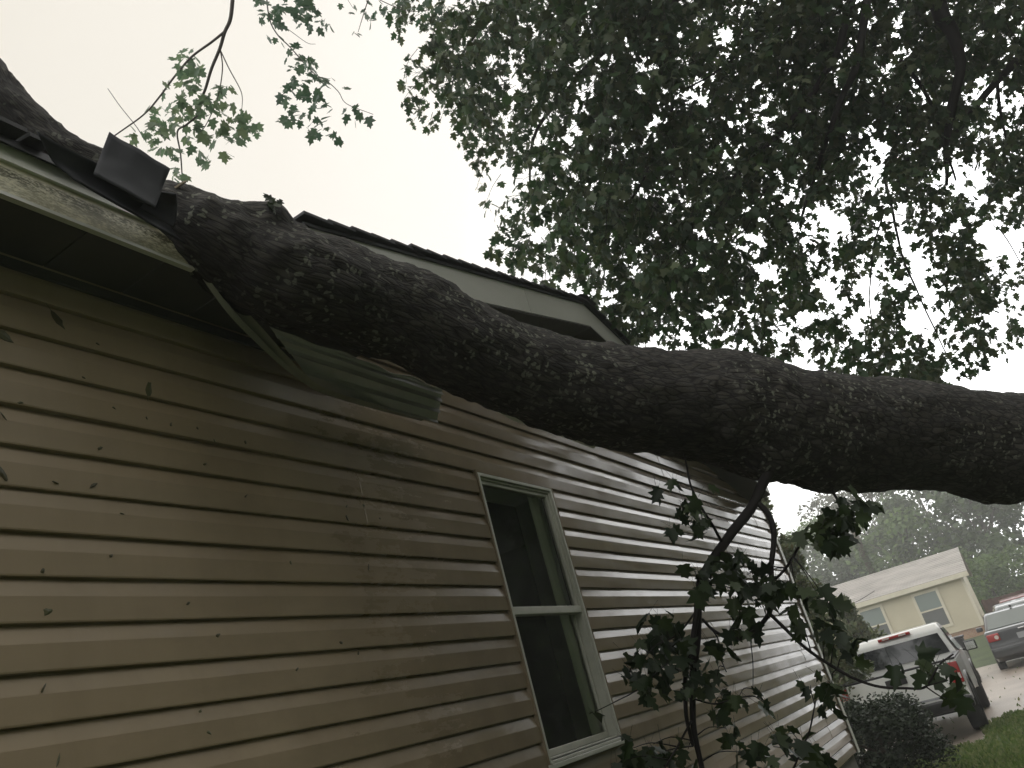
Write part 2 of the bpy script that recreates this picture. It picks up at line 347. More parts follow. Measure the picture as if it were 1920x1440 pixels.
def fast_mesh(name, verts, faces_flat, loop_starts, loop_totals, uv=None):
    me = bpy.data.meshes.new(name)
    me.vertices.add(len(verts)); me.vertices.foreach_set('co', np.asarray(verts, np.float32).ravel())
    me.loops.add(len(faces_flat)); me.loops.foreach_set('vertex_index', np.asarray(faces_flat, np.int32))
    me.polygons.add(len(loop_starts)); me.polygons.foreach_set('loop_start', np.asarray(loop_starts, np.int32))
    me.polygons.foreach_set('loop_total', np.asarray(loop_totals, np.int32))
    if uv is not None:
        l = me.uv_layers.new(name='UVMap'); l.data.foreach_set('uv', np.asarray(uv, np.float32).ravel())
    me.update(calc_edges=True); me.validate(); return me

HALF = [(0.15, -0.07), (0.40, 0.0), (0.30, 0.17), (0.60, 0.42), (0.44, 0.47), (0.22, 0.50), (0.30, 0.74), (0.13, 0.78)]
def leaf_template():
    v = [(0, 0, 0)] + [(x, y, -0.22 * x * x - 0.10 * max(0, y - 0.3) ** 2 + 0.10 * x) for x, y in HALF] + [(0, 1.0, -0.10)]
    v += [(-x, y, z) for x, y, z in v[1:9]]
    n = len(HALF); right = [0] + list(range(1, n + 1)) + [n + 1]; left = [0, n + 1] + list(range(2 * n + 1, n + 1, -1))
    return np.array(v, float), [right, left]
LT, LF = leaf_template()
OVAL = np.array([(0, 0, 0), (0.22, 0.3, 0.03), (0.24, 0.6, 0.03), (0, 1, -0.06), (-0.24, 0.6, 0.03), (-0.22, 0.3, 0.03)], float)
QUAD = np.array([(0, 0, 0), (0.38, 0.45, 0.05), (0, 1, 0), (-0.38, 0.45, 0.05)], float)
def scatter(name, pos, axis, normal, size, m, parent=None, template='maple', cmul=1.0):
    """one mesh of many separate leaves; axis = direction of each leaf's midrib"""
    tv, tf = {'maple': (LT, LF), 'oval': (OVAL, [list(range(6))]), 'quad': (QUAD, [[0, 1, 2, 3]])}[template]
    pos = np.asarray(pos, float); n = len(pos)
    ax = np.asarray(axis, float); ax /= np.linalg.norm(ax, axis=1, keepdims=True) + 1e-9
    nn = np.asarray(normal, float); sx = np.cross(ax, nn); sx /= np.linalg.norm(sx, axis=1, keepdims=True) + 1e-9
    nz = np.cross(sx, ax); size = np.asarray(size, float).reshape(n, 1, 1)
    wid = NR.uniform(0.85, 1.15, (n, 1, 1)); curl = NR.uniform(-0.8, 2.6, (n, 1, 1)) * cmul
    V = pos[:, None, :] + size * (tv[None, :, 0:1] * wid * sx[:, None, :] + tv[None, :, 1:2] * ax[:, None, :] + tv[None, :, 2:3] * curl * nz[:, None, :])
    nv = len(tv); flat = []; st = []; tot = []; per = [i for f in tf for i in f]; base = np.arange(n)[:, None] * nv
    flat = (base + np.array(per)[None, :]).ravel(); lens = [len(f) for f in tf]; L1 = sum(lens)
    offs = np.cumsum([0] + lens[:-1]); st = (np.arange(n)[:, None] * L1 + offs[None, :]).ravel(); tot = np.tile(lens, n)
    me = fast_mesh(name, V.reshape(-1, 3), flat, st, tot)
    return link(name, me, m, parent)

def bark_tube(name, centers, radii, m, parent, seg=64, rough=0.05, fine=0.02, nf=2.0, sub=10, seed=0, knots=()):
    c = catmull(centers, sub); r = [float(x[0]) for x in catmull([(q,) for q in radii], sub)]
    n = len(c); c = [Vector(p) for p in c]; vs = []; uvv = []; prev = None; length = 0
    lens = [0]
    for i in range(1, n): length += (c[i] - c[i - 1]).length; lens.append(length)
    for i, p in enumerate(c):
        t = (c[min(i + 1, n - 1)] - c[max(i - 1, 0)]).normalized()
        if prev is None: a = t.cross(Vector((0.1, 0.2, 1))).normalized()
        else: a = (prev - t * prev.dot(t)).normalized()
        prev = a; b = t.cross(a)
        for k in range(seg + 1):
            q = 2 * math.pi * (k % seg) / seg; d = a * math.cos(q) + b * math.sin(q); s = p + d * r[i]
            h = noise.fractal(s * nf + Vector((seed, 0, 0)), 1.0, 2.0, 3) * rough + noise.fractal(s * 14, 1.0, 2.0, 4) * fine
            for (kc, kr, kh) in knots:
                dd = (s - kc).length
                if dd < kr: h += kh * (0.5 + 0.5 * math.cos(math.pi * dd / kr))
            vs.append(s + d * h); uvv.append((k / seg * 2 * math.pi * 0.22, lens[i]))
    S1 = seg + 1; flat = []; uv = []
    for i in range(n - 1):
        for k in range(seg):
            q = (i * S1 + k, i * S1 + k + 1, (i + 1) * S1 + k + 1, (i + 1) * S1 + k); flat += q; uv += [uvv[j] for j in q]
    nf_ = (n - 1) * seg; st = list(range(0, nf_ * 4, 4)); tot = [4] * nf_
    # caps
    for base in (0, (n - 1) * S1):
        idx = [base + k for k in range(seg)]; st.append(len(flat)); tot.append(seg); flat += idx; uv += [uvv[j] for j in idx]
    me = fast_mesh(name, [tuple(v) for v in vs], flat, st, tot, uv)
    return link(name, me, m, parent, True), c, r

# ------------------------------------------------------------------ ground
def gz(x, y):
    t = min(1, max(0, (y - 30) / 9)); return 0.62 * t * t * (3 - 2 * t) + 0.02 * math.sin(x * 0.7) * math.cos(y * 0.5)
def ground():
    xs = [-300, -120, -60, -35] + list(np.linspace(-24, 24, 49)) + [35, 60, 120, 300]
    ys = [-150, -60, -25] + list(np.linspace(-12, 60, 73)) + [80, 110, 160, 260, 420]
    mb = MB(); nx = len(xs)
    mb.v = [(x, y, gz(x, y)) for y in ys for x in xs]
    mb.f = [(j * nx + i, j * nx + i + 1, (j + 1) * nx + i + 1, (j + 1) * nx + i) for j in range(len(ys) - 1) for i in range(nx - 1)]
    o = mb.build('ground', M_LAWN, smooth=True); tag(o, 'grassy lawn ground under the house and vehicles', None, kind='structure'); return o
ground()
def driveway():
    rows = []
    for i in range(60):
        y = 13.4 + i * 0.28; w = 0.15 * noise.noise(Vector((y * 1.3, 0, 0)))
        xl = -3.4 + w; xr = 0.75 + (y > 15.6) * min(12, (y - 15.6) * 5.0) + 0.2 * noise.noise(Vector((y, 5, 0)))
        if y > 23.6: xr = max(1.7, xr - (y - 23.6) * 7)
        rows.append((y, xl, xr))
    mb = MB(); K = 24
    for y, xl, xr in rows:
        for k in range(K + 1):
            x = xl + (xr - xl) * k / K; mb.v.append((x, y, gz(x, y) + 0.012))
    for j in range(len(rows) - 1):
        for k in range(K): mb.f.append((j * (K + 1) + k, j * (K + 1) + k + 1, (j + 1) * (K + 1) + k + 1, (j + 1) * (K + 1) + k))
    o = mb.build('driveway', M_DRIVE, smooth=True); tag(o, 'pale wet gravel driveway under the parked vehicles', None, kind='structure')
    return rows
drive_rows = driveway()
def in_drive(x, y):
    if y < 13.4 or y > 29.9: return False
    r = drive_rows[min(59, int((y - 13.4) / 0.28))]; return r[1] < x < r[2]
def grass():
    n = 60000; pos = []; 
    while len(pos) < n:
        y = 9.5 + 19 * NR.rand() ** 1.5; x = NR.uniform(-2.5, 1.0 + 0.22 * y)
        if in_drive(x, y) and NR.rand() > 0.004: continue
        if noise.noise(Vector((x * 1.4, y * 1.4, 0))) < -0.25 and NR.rand() < 0.6: continue
        pos.append((x, y, gz(x, y)))
    pos = np.array(pos); ax = NR.normal(0, 0.45, (n, 3)); ax[:, 2] = 1
    nrm = NR.normal(0, 1, (n, 3)); nrm[:, 2] = 0.1
    sz = NR.uniform(0.03, 0.085, n)
    global QUAD
    o = scatter('grass', pos, ax, nrm, sz, M_GRASS, None, 'oval'); tag(o, 'short green lawn grass beside the driveway', 'grass', kind='stuff')
grass()

# ------------------------------------------------------------------ main house
GY, GZT = 4.97, 4.28      # gable apex
def rake_top(y): return GZT - (0.221 if y < GY else 0.225) * abs(y - GY)
def rake_bot(y): return rake_top(y) - 0.235
house = empty('house', (0, 4, 0), 'beige vinyl-sided house with its gable crushed under the fallen trunk', 'house')
H0 = Vector((0, 4, 0))
def hb(mb, name, m, parent=None, **k):
    """build a house piece; coordinates are world ones"""
    mb.v = [(v[0], v[1] - 4, v[2]) for v in mb.v]
    return mb.build(name, m, parent or house, **k)
CH = 0.1137; Z0 = 2.487; YL, YR = -5.0, 9.25
WY0, WY1, WZ0, WZ1 = 3.33, 4.09, 1.479, 2.823
PROFILE = [(0.0, 0.0175), (0.004, 0.0188), (0.064, 0.0178), (0.067, 0.0170), (0.1075, 0.0052), (0.1085, 0.0008), (CH, 0.0002)]
def siding():
    mb = MB()
    def ylim(z):
        if z <= 3.19: return YL, YR
        hw = max(0, (GZT - 0.235 - z)) ; return max(1.0, GY - hw / 0.221), min(YR, GY + hw / 0.225)
    def strip(k, prof, ya, yb, joints, top_under=True):
        z0 = Z0 + k * CH
        ys = list(np.arange(ya, yb, 0.13)) + [yb]
        for j in joints:
            if ya + .05 < j < yb - .05: ys += [j, j + 0.0015]
        ys = sorted(ys); rows = []
        for y in ys:
            off = 0.0
            for q, j in enumerate(joints):
                if y > j + 0.0005: off = (0.0026 if (q % 2 == 0) else 0.0)
            row = []
            for dz, x in prof:
                z = z0 + dz
                yy = y
                if z > 3.19:
                    a, b = ylim(z); yy = min(max(y, a), b)
                wav = 0.0022 * noise.noise(Vector((y * 0.9, z * 3.1, 1.0))) + 0.0013 * noise.noise(Vector((y * 4.3, k * 1.7, 5.0)))
                # the blow of the trunk buckled the top courses a little
                wav += 0.010 * math.exp(-((y - 4.6) / 1.1) ** 2) * max(0, (z - 2.75)) * noise.noise(Vector((y * 2.5, z * 2, 9)))
                row.append((x + off + wav, yy, z + 0.0015 * noise.noise(Vector((y * 0.8, k * 2.3, 2)))))
            rows.append(row)
        n = len(prof); base = len(mb.v)
        for r in rows: mb.v += r
        for i in range(len(rows) - 1):
            for q in range(n - 1):
                mb.f.append((base + i * n + q, base + (i + 1) * n + q, base + (i + 1) * n + q + 1, base + i * n + q + 1))
    rnd = random.Random(3)
    def clip(prof, z0, lo=None, hi=None):
        out = []
        for (a, xa), (b, xb) in zip(prof[:-1], prof[1:]):
            if not out and (lo is None or z0 + a >= lo) and (hi is None or z0 + a <= hi): out.append((a, xa))
            for lim in (lo, hi):
                if lim is not None and (z0 + a - lim) * (z0 + b - lim) < 0:
                    t = (lim - z0 - a) / (b - a); out.append((lim - z0, xa + (xb - xa) * t))
            if (lo is None or z0 + b >= lo) and (hi is None or z0 + b <= hi): out.append((b, xb))
        return out
    joff = {}
    for k in range(-16, 14):
        z0 = Z0 + k * CH; z1 = z0 + CH
        if k // 2 not in joff: joff[k // 2] = [2.4 + (k // 2 % 3) * 1.22 + 3.66 * i + rnd.uniform(-.15, .15) for i in range(-2, 3)]
        joints = [j for j in joff[k // 2] if YL < j < YR and not (WY0 - .1 < j < WY1 + .1) and not (-1 < j < 2.2)]
        ulip = [(-0.0012, 0.0004)] + PROFILE            # underside of the butt edge
        ya, yb = ylim(z0 + 0.001)
        if yb - ya < 0.1: break
        if z1 <= WZ0 or z0 >= WZ1: strip(k, ulip, ya, yb, joints)
        else:
            strip(k, ulip, ya, WY0, joints); strip(k, ulip, WY1, yb, joints)
            if z0 < WZ0: strip(k, clip(ulip, z0, hi=WZ0), WY0, WY1, [])
            if z1 > WZ1: strip(k, clip(ulip, z0, lo=WZ1), WY0, WY1, [])
    return hb(mb, 'siding_wall', M_SID, smooth=False)
sw = siding()
# back of the wall, side walls and foundation
mb = MB()
xb = -7.5
mb.box((xb, YR - 0.12, 0.66), (-0.005, YR - 0.004, 3.2)); mb.box((xb, YL, 0.66), (-0.005, YL + 0.1, 3.2)); mb.box((xb, YL + 0.1, 0.66), (xb + 0.1, YR - 0.12, 3.2))
hb(mb, 'side_wall', M_SID)
mb = MB(); mb.box((xb, YL, 0.02), (-0.03, YR - 0.02, 0.66)); hb(mb, 'foundation_skirt', varied('skirt_block', (0.16, 0.15, 0.13), (0.24, 0.22, 0.19), 3, 0.9, 0.4, 30, 0.01))
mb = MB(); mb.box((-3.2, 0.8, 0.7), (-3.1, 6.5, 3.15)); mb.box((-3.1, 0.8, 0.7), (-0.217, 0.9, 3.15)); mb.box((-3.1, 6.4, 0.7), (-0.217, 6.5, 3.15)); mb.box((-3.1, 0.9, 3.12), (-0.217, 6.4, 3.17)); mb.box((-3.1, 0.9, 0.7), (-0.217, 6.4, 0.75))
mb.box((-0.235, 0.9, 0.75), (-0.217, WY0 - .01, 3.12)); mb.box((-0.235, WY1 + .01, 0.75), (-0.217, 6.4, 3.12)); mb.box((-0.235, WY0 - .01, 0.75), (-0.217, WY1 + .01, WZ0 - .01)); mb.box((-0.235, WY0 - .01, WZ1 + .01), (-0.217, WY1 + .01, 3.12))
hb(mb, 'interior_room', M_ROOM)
mb = MB(); mb.box((0.003, YR - 0.005, 0.655), (0.028, YR + 0.03, 3.17)); mb.box((-0.1, YR + 0.0, 0.655), (0.003, YR + 0.025, 3.17)); mb.box((0.028, YR - 0.055, 0.655), (0.033, YR + 0.03, 3.17)); hb(mb, 'corner_trim', M_WHITE)
# J-channel / frieze strip at wall head
mb = MB(); mb.box((0.018, YL, 3.132), (0.030, 2.45, 3.162)); mb.box((0.004, YL, 3.150), (0.018, 2.45, 3.175))
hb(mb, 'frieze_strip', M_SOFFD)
# window
def ring(mb, y0, y1, z0, z1, w, xa, xb_, wb=None):
    wb = wb or w
    mb.box((xa, y0, z0), (xb_, y0 + w, z1)); mb.box((xa, y1 - w, z0), (xb_, y1, z1))
    mb.box((xa, y0 + w, z0), (xb_, y1 - w, z0 + wb)); mb.box((xa, y0 + w, z1 - w), (xb_, y1 - w, z1))
mb = MB(); ring(mb, WY0, WY1, WZ0, WZ1, 0.018, -0.04, 0.026); 
win = hb(mb, 'window', M_FRAME, bevel=0.003)
def wp(mb, name, m, **k):
    mb.v = [(v[0], v[1] - 4, v[2]) for v in mb.v]; return mb.build(name, m, win, **k)
mb = MB(); ring(mb, WY0 + .020, WY1 - .020, WZ0 + .020, WZ1 - .020, 0.009, -0.035, 0.014); wp(mb, 'frame_lip', M_FRAME, bevel=0.002)
ZM = 2.147
mb = MB(); ring(mb, WY0 + .030, WY1 - .030, ZM - 0.018, WZ1 - .030, 0.018, -0.022, 0.004); wp(mb, 'upper_sash', M_FRAME, bevel=0.003)
mb = MB(); ring(mb, WY0 + .030, WY1 - .030, WZ0 + .030, ZM + 0.012, 0.018, -0.05, -0.026, 0.030); wp(mb, 'lower_sash', M_FRAME, bevel=0.003)
mb = MB(); mb.box((-0.03, WY0 + .024, ZM - 0.022), (0.016, WY1 - .024, ZM + 0.016)); wp(mb, 'meeting_rail', M_FRAME, bevel=0.004)
mb = MB(); mb.add([(-0.010, WY0 + .05, ZM), (-0.010, WY1 - .05, ZM), (-0.010, WY1 - .05, WZ1 - .05), (-0.010, WY0 + .05, WZ1 - .05)], [(0, 1, 2, 3)]); wp(mb, 'pane', M_GLASS)
mb = MB(); mb.add([(-0.038, WY0 + .05, WZ0 + .06), (-0.038, WY1 - .05, WZ0 + .06), (-0.038, WY1 - .05, ZM), (-0.038, WY0 + .05, ZM)], [(0, 1, 2, 3)]); wp(mb, 'pane', M_GLASS)
mb = MB(); mb.box((-0.02, WY0 - .015, WZ0 - 0.016), (0.050, WY1 + .015, WZ0 + 0.004)); mb.box((0.0, WY0 + .01, WZ0 + 0.004), (0.040, WY1 - .01, WZ0 + 0.018)); wp(mb, 'sill', M_FRAME, bevel=0.003)
mb = MB(); ring(mb, WY0 - .012, WY1 + .012, WZ0 - .004, WZ1 + .012, 0.0118, 0.0, 0.026); wp(mb, 'j_channel', M_SID)
mb = MB(); ring(mb, WY0 - .005, WY1 + .005, WZ0 - .005, WZ1 + .005, 0.028, -0.215, -0.055); wp(mb, 'jamb', M_JAMB)
mb = MB(); n_ = 60  # added pale panel standing in for the lit inner face of the jamb
for j, z in enumerate((WZ0 + .035, WZ1 - .035)):
    for i in range(n_ + 1):
        t = i / n_; mb.v.append((-0.058 + .003 * math.sin(t * 11) * (.6 + .4 * j), 3.940 + .125 * t, z))
mb.f = [(i, i + 1, n_ + 2 + i, n_ + 1 + i) for i in range(n_)]
wp(mb, 'jamb_stand_in', varied('pale_jamb_stand_in', (0.66, 0.70, 0.61), (0.74, 0.77, 0.69), 4, 0.8, 0.1), smooth=True)
# eave: fascia, soffit, roof edge (left part, up to the break)
FX = 0.25
mb = MB(); mb.add([(FX, YL, 0), (FX, 1.555, 0), (FX, 1.50, 0.05), (FX, 1.42, 0.098), (FX, YL, 0.098)], [(0, 1, 2, 3, 4)])
mb.v += [(FX - 0.02, v[1], v[2]) for v in mb.v[:5]]; mb.f += [(5, 9, 8, 7, 6)] + [(i, (i + 1) % 5, (i + 1) % 5 + 5, i + 5) for i in range(5)]
mb.v = [(v[0], v[1] - 4, v[2]) for v in mb.v]
fa = mb.build('fascia', M_FASCIA, house); fa.location = (0, 0, 3.18); fa['label'] = 'mildew-stained cream fascia board, snapped at its right end'
mb = MB(); mb.prism([(YL, 3.2785), (1.415, 3.2785), (1.38, 3.318), (1.22, 3.33), (YL, 3.33)], 'x', FX - 0.018, FX + 0.010); hb(mb, 'fascia_cap', M_WHITE)
mb = MB(); mb.box((FX - 0.012, YL, 3.168), (FX + 0.006, 1.54, 3.179)); hb(mb, 'fascia_lip', M_RAKE)
mb = MB()
for i in range(30):
    y0 = 2.45 - i * 0.25; mb.box((-0.01, y0 - 0.246, 3.176), (FX - 0.021 - max(0, y0 - 1.6) * .03, y0, 3.186))
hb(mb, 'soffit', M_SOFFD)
mb = MB(); mb.box((FX - 0.03, YL, 3.332), (FX + 0.03, 1.30, 3.340)); mb.box((FX + 0.026, YL, 3.316), (FX + 0.031, 1.30, 3.332)); hb(mb, 'drip_edge', M_BLACK)
def roof():
    mb = MB(); sl = 0.25
    # main slope behind the eave, shingle courses as steps
    for r in range(0, 26):
        xa = FX + 0.065 - r * 0.145; xb2 = xa - 0.165; za = 3.345 + r * 0.145 * sl
        y = YL
        while y < 1.0:
            w = 0.30; y2 = min(y + w - 0.006, 1.06)
            dz = R.uniform(0, 0.006) + (0.012 if r == 0 else 0) * R.random(); dx = R.uniform(-0.006, 0.006)
            mb.add([(xa + dx, y, za + dz), (xa + dx, y2, za + dz + R.uniform(-.003, .003)), (xb2, y2, za + .165 * sl), (xb2, y, za + .165 * sl),
                    (xa + dx, y, za + 0.014 + dz), (xa + dx, y2, za + 0.014 + dz), (xb2, y2, za + .165 * sl + .010), (xb2, y, za + .165 * sl + .010)],
                   [(0, 1, 2, 3), (4, 7, 6, 5), (0, 4, 5, 1), (1, 5, 6, 2), (0, 3, 7, 4)]); y += w
    mb.add([(FX, YL, 3.341), (FX, 1.4, 3.341), (-3.7, 1.4, 4.33), (-3.7, YL, 4.33), (-7.7, YL, 3.3), (-7.7, 1.4, 3.3)], [(0, 1, 2, 3), (3, 2, 5, 4)])
    return hb(mb, 'roof', M_SHING)
rf = roof()
def gable_roof():
    mb = MB()
    for side in (-1, 1):
        s = 0.221 if side < 0 else 0.225; ymax = (GY - 2.08) if side < 0 else (8.75 - GY)
        n = int(ymax / 0.145)
        for r in range(n + 1):
            d0 = ymax - r * 0.145; d1 = max(0, d0 - 0.165)
            if d0 < 0.02: break
            for c in range(28):
                xa = FX + 0.032 - c * 0.3 + R.uniform(-.004, .004); xb2 = xa - 0.296; dz = R.uniform(0, 0.007)
                p = [(xa, d0, -s * d0 + 0.012 + dz), (xb2, d0, -s * d0 + .012 + dz), (xb2, d1, -s * d1), (xa, d1, -s * d1)]
                lo = [(x, GY + side * d, GZT + z - 0.030) for x, d, z in p]; hi = [(x, y, z + 0.013) for x, y, z in lo]
                mb.add(lo + hi, [(0, 1, 2, 3), (4, 7, 6, 5), (0, 4, 5, 1), (1, 5, 6, 2), (2, 6, 7, 3), (3, 7, 4, 0)])
        mb.add([(FX, GY, GZT - .034), (-7.6, GY, GZT - .034), (-7.6, GY + side * ymax, GZT - .034 - s * ymax), (FX, GY + side * ymax, GZT - .034 - s * ymax)], [(0, 1, 2, 3)])
    # ridge cap
    for c in range(30):
        xa = FX + 0.05 - c * 0.26; mb.add([(xa, GY - .13, GZT - .030), (xa, GY, GZT + .006), (xa, GY + .13, GZT - .030), (xa - .30, GY + .13, GZT - .034), (xa - .30, GY, GZT - .004), (xa - .30, GY - .13, GZT - .034)], [(0, 1, 4, 5), (1, 2, 3, 4)])
    return hb(mb, 'gable_roof', M_SHING)
gable_roof()
def slab(mb, y0, y1, t0, t1, xa, xb_):
    """board following the rake from y0 to y1, between t0 and t1 below the rake top"""
    a, b = rake_top(y0), rake_top(y1)
    mb.prism([(y0, a - t1), (y1, b - t1), (y1, b - t0), (y0, a - t0)], 'x', xa, xb_)
mb = MB(); slab(mb, 2.1, 3.9, 0.036, 0.050, FX - .03, FX + .012); slab(mb, 3.9, GY, 0.036, 0.050, FX - .03, FX + .012); slab(mb, GY, 8.7, 0.036, 0.050, FX - .03, FX + .012)
slab(mb, 2.1, GY, 0.028, 0.036, FX - .03, FX + .004); slab(mb, GY, 8.7, 0.028, 0.036, FX - .03, FX + .004); hb(mb, 'drip_edge', M_SHING)
mb = MB(); slab(mb, 2.1, 4.02, 0.050, 0.225, FX - .02, FX); hb(mb, 'rake_board', M_RAKE)
mb = MB(); slab(mb, 4.024, GY - .002, 0.050, 0.225, FX - .02, FX + .001); hb(mb, 'rake_board', M_RAKE)
mb = MB(); slab(mb, GY + .002, 8.7, 0.050, 0.225, FX - .02, FX); hb(mb, 'rake_board', M_RAKE)
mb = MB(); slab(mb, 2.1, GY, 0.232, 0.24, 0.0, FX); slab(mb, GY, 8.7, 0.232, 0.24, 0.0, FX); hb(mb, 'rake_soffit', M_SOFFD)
# ------------------------------------------------------------------ torn-off pieces
def strip_thing(name, spine, offs, m, label, cat, thick=0.002):
    """a bent sheet: for each spine point a list of cross-section offsets"""
    base = Vector(spine[0]); mb = MB(); n = len(offs[0])
    for p, of in zip(spine, offs):
        for o in of: mb.v.append(tuple(Vector(p) + Vector(o) - base))
    for i in range(len(spine) - 1):
        for k in range(n - 1): mb.f.append((i * n + k, i * n + k + 1, (i + 1) * n + k + 1, (i + 1) * n + k))
    o = mb.build(name, m); o.location = base
    so_ = o.modifiers.new('thick', 'SOLIDIFY'); so_.thickness = thick; so_.offset = 0
    return tag(o, label, cat)
# hanging bent strip from the broken fascia down to the soffit sheet
px = [(338, 448, .27), (372, 480, .27), (405, 520, .26), (440, 562, .25), (480, 607, .23), (520, 655, .21), (560, 700, .19), (603, 732, .17), (700, 762, .12), (790, 786, .09)]
lo = [(372, 510, .25), (395, 545, .25), (425, 585, .24), (455, 618, .22), (490, 652, .20), (525, 684, .18), (562, 712, .165), (603, 737, .15), (700, 766, .105), (790, 789, .075)]
A = catmull([PX(*p) for p in px], 4); B = catmull([PX(*p) for p in lo], 4)
strip_thing('metal_strip', [tuple(a) for a in A], [[(0, 0, 0), tuple((b - a) * 0.30 + np.array([0.022, 0, 0.0])), tuple((b - a) * 0.42 + np.array([-0.008, 0, 0])), tuple((b - a) * 0.8 + np.array([0.012, 0, 0])), tuple(b - a)] for a, b in zip(A, B)], M_OLIVE,
            'long bent olive metal edging hanging diagonally from the broken fascia end', 'metal strip')
# ribbed soffit sheet
def soffit_sheet():
    TL, TR, BR, BL = PX(505, 612, .30), PX(830, 728, .27), PX(819, 792, .13), PX(600, 735, .10)
    nu, nv = 40, 110; mb = MB(); base = BL
    nrm = (TR - TL).cross(BL - TL).normalized()
    if nrm.x < 0: nrm = -nrm
    for j in range(nv + 1):
        v = j / nv; rib = 0.0
        for c in (0.12, 0.30, 0.34, 0.62, 0.66, 0.95): rib += 0.017 * max(0, 1 - abs(v - c) / 0.020)
        for i in range(nu + 1):
            u = i / nu; p = (TL.lerp(TR, u)).lerp(BL.lerp(BR, u), v)
            ragged = 0.0
            if v < 0.05: ragged = 0.022 * noise.noise(Vector((u * 7, 3, 1)))
            q = p + nrm * (rib + 0.006 * math.sin(u * 3.0) * (1 - v) + 0.003 * noise.noise(Vector((u * 4, v * 3, 0)))) + Vector((0, 0, ragged))
            mb.v.append(tuple(q - base))
    for j in range(nv):
        for i in range(nu): mb.f.append((j * (nu + 1) + i, j * (nu + 1) + i + 1, (j + 1) * (nu + 1) + i + 1, (j + 1) * (nu + 1) + i))
    o = mb.build('soffit_sheet', M_SOFF, smooth=False); o.location = base
    s_ = o.modifiers.new('thick', 'SOLIDIFY'); s_.thickness = 0.002
    tag(o, 'ribbed grey vinyl soffit sheet torn loose and hanging under the trunk', 'soffit sheet')
soffit_sheet()
# shingle flaps standing up at the broken roof edge
def flap(name, quad, m, label, th=0.006, bend=0.02):
    a, b, c, d = [Vector(q) for q in quad]; base = d; mb = MB(); n = 12; nrm = (b - a).cross(d - a).normalized()
    for j in range(n + 1):
        for i in range(n + 1):
            u, v = i / n, j / n; p = a.lerp(b, u).lerp(d.lerp(c, u), v) + nrm * bend * math.sin(math.pi * v) + nrm * 0.006 * noise.noise(Vector((u * 3, v * 3, 0)))
            mb.v.append(tuple(p - base))
    for j in range(n):
        for i in range(n): mb.f.append((j * (n + 1) + i, j * (n + 1) + i + 1, (j + 1) * (n + 1) + i + 1, (j + 1) * (n + 1) + i))
    o = mb.build(name, m, smooth=True); o.location = base; s_ = o.modifiers.new('thick', 'SOLIDIFY'); s_.thickness = th
    return tag(o, label, 'shingle')
flap('roof_shingle', [PX(204, 249, .38), PX(319, 318, .44), PX(289, 392, .41), PX(174, 328, .375)], M_FLAP, 'large dark roof shingle bent upright in front of the trunk at the eave', bend=0.012)
flap('roof_shingle', [PX(285, 356, .37), PX(331, 362, .42), PX(326, 428, .36), PX(262, 392, .31)], M_FLAP, 'small dark shingle scrap below the upright one, wedged beside the trunk')
# dark shingle edge pressed below the flap, down to the break
flap('roof_shingle', [PX(70, 246, .345), PX(300, 372, .35), PX(347, 455, .29), PX(150, 340, .338)], M_FLAP, 'long dark shingle strip pressed down over the eave towards the break')
# light trim bent along the bottom of the trunk
tp = [(858, 728), (905, 752), (958, 783), (1010, 802), (1065, 820), (1112, 838)]
T = catmull([PX(a, b, .10) for a, b in tp], 5)
strip_thing('trim_strip', [tuple(a) for a in T], [[(0.03, 0, 0.02 + 0.006 * math.sin(i * .9)), (0.03, 0, 0.0), (0.0, 0, -0.012)] for i in range(len(T))], M_WHITE,
            'thin pale trim strip bent along the wall under the trunk', 'trim strip')

def splinter(a, b, r, label):
    a, b = Vector(a), Vector(b); mb = MB(); mb.tube(catmull([(0, 0, 0), tuple((b - a) * .5 + Vector((0, .004, .006))), tuple(b - a)], 4), [r, r * .9, r, r * .8, r * .8, r * .7, r * .5, r * .3, r * .1], 5)
    o = mb.build('wood_splinter', M_NSPL); o.location = a; tag(o, label, 'splinter', 'splinters of broken roof wood')
M_NSPL = varied('broken_pine', (0.20, 0.16, 0.10), (0.30, 0.25, 0.17), 20, 0.8, 0.5, 60, 0.002)
splinter(PX(478, 580, .22), PX(511, 600, .30), .006, 'pale wood splinter sticking out beside the hanging metal strip')
splinter(PX(574, 622, .25), PX(640, 645, .27), .005, 'thin pale splinter lying along the top edge of the torn soffit sheet')
splinter(PX(330, 352, .30), PX(352, 338, .38), .006, 'short splinter poking up from the roof break beside the upright shingle')
# bits of leaf on the siding
frag = [(300, 590, 'L'), (108, 598, 'L'), (18, 632, 'L')]
def leaf_bit(px_, py_, ln, wd, ang, m, label, group=None, lobes=False):
    p = PX(px_, py_, 0.021); mb = MB(); n = 10; out = []
    rr = random.Random(int(px_ * 7 + py_))
    for i in range(n):
        t = 2 * math.pi * i / n; r = (1 + rr.uniform(-.25, .25)); a = math.cos(t) * ln / 2 * r; b = math.sin(t) * wd / 2 * r * (1 - 0.3 * math.cos(t))
        out.append((0.0006 + rr.uniform(0, .001), a * math.cos(ang) - b * math.sin(ang), a * math.sin(ang) + b * math.cos(ang)))
    mb.v = [(0.003, 0, 0)] + out + [(v[0] - 0.0012, v[1], v[2]) for v in out]
    mb.f = [(0, 1 + i, 1 + (i + 1) % n) for i in range(n)] + [(1 + i, 1 + n + i, 1 + n + (i + 1) % n, 1 + (i + 1) % n) for i in range(n)] + [tuple(range(n + 1, 2 * n + 1))[::-1]]
    if lobes:
        mb.tube([(0.001, -math.cos(ang) * ln * .45, -math.sin(ang) * ln * .45), (0.002, -math.cos(ang) * ln * .9, -math.sin(ang) * ln * .9)], 0.0007, 4)
    o = mb.build('leaf', m); o.location = p
    return tag(o, label, 'leaf', group)
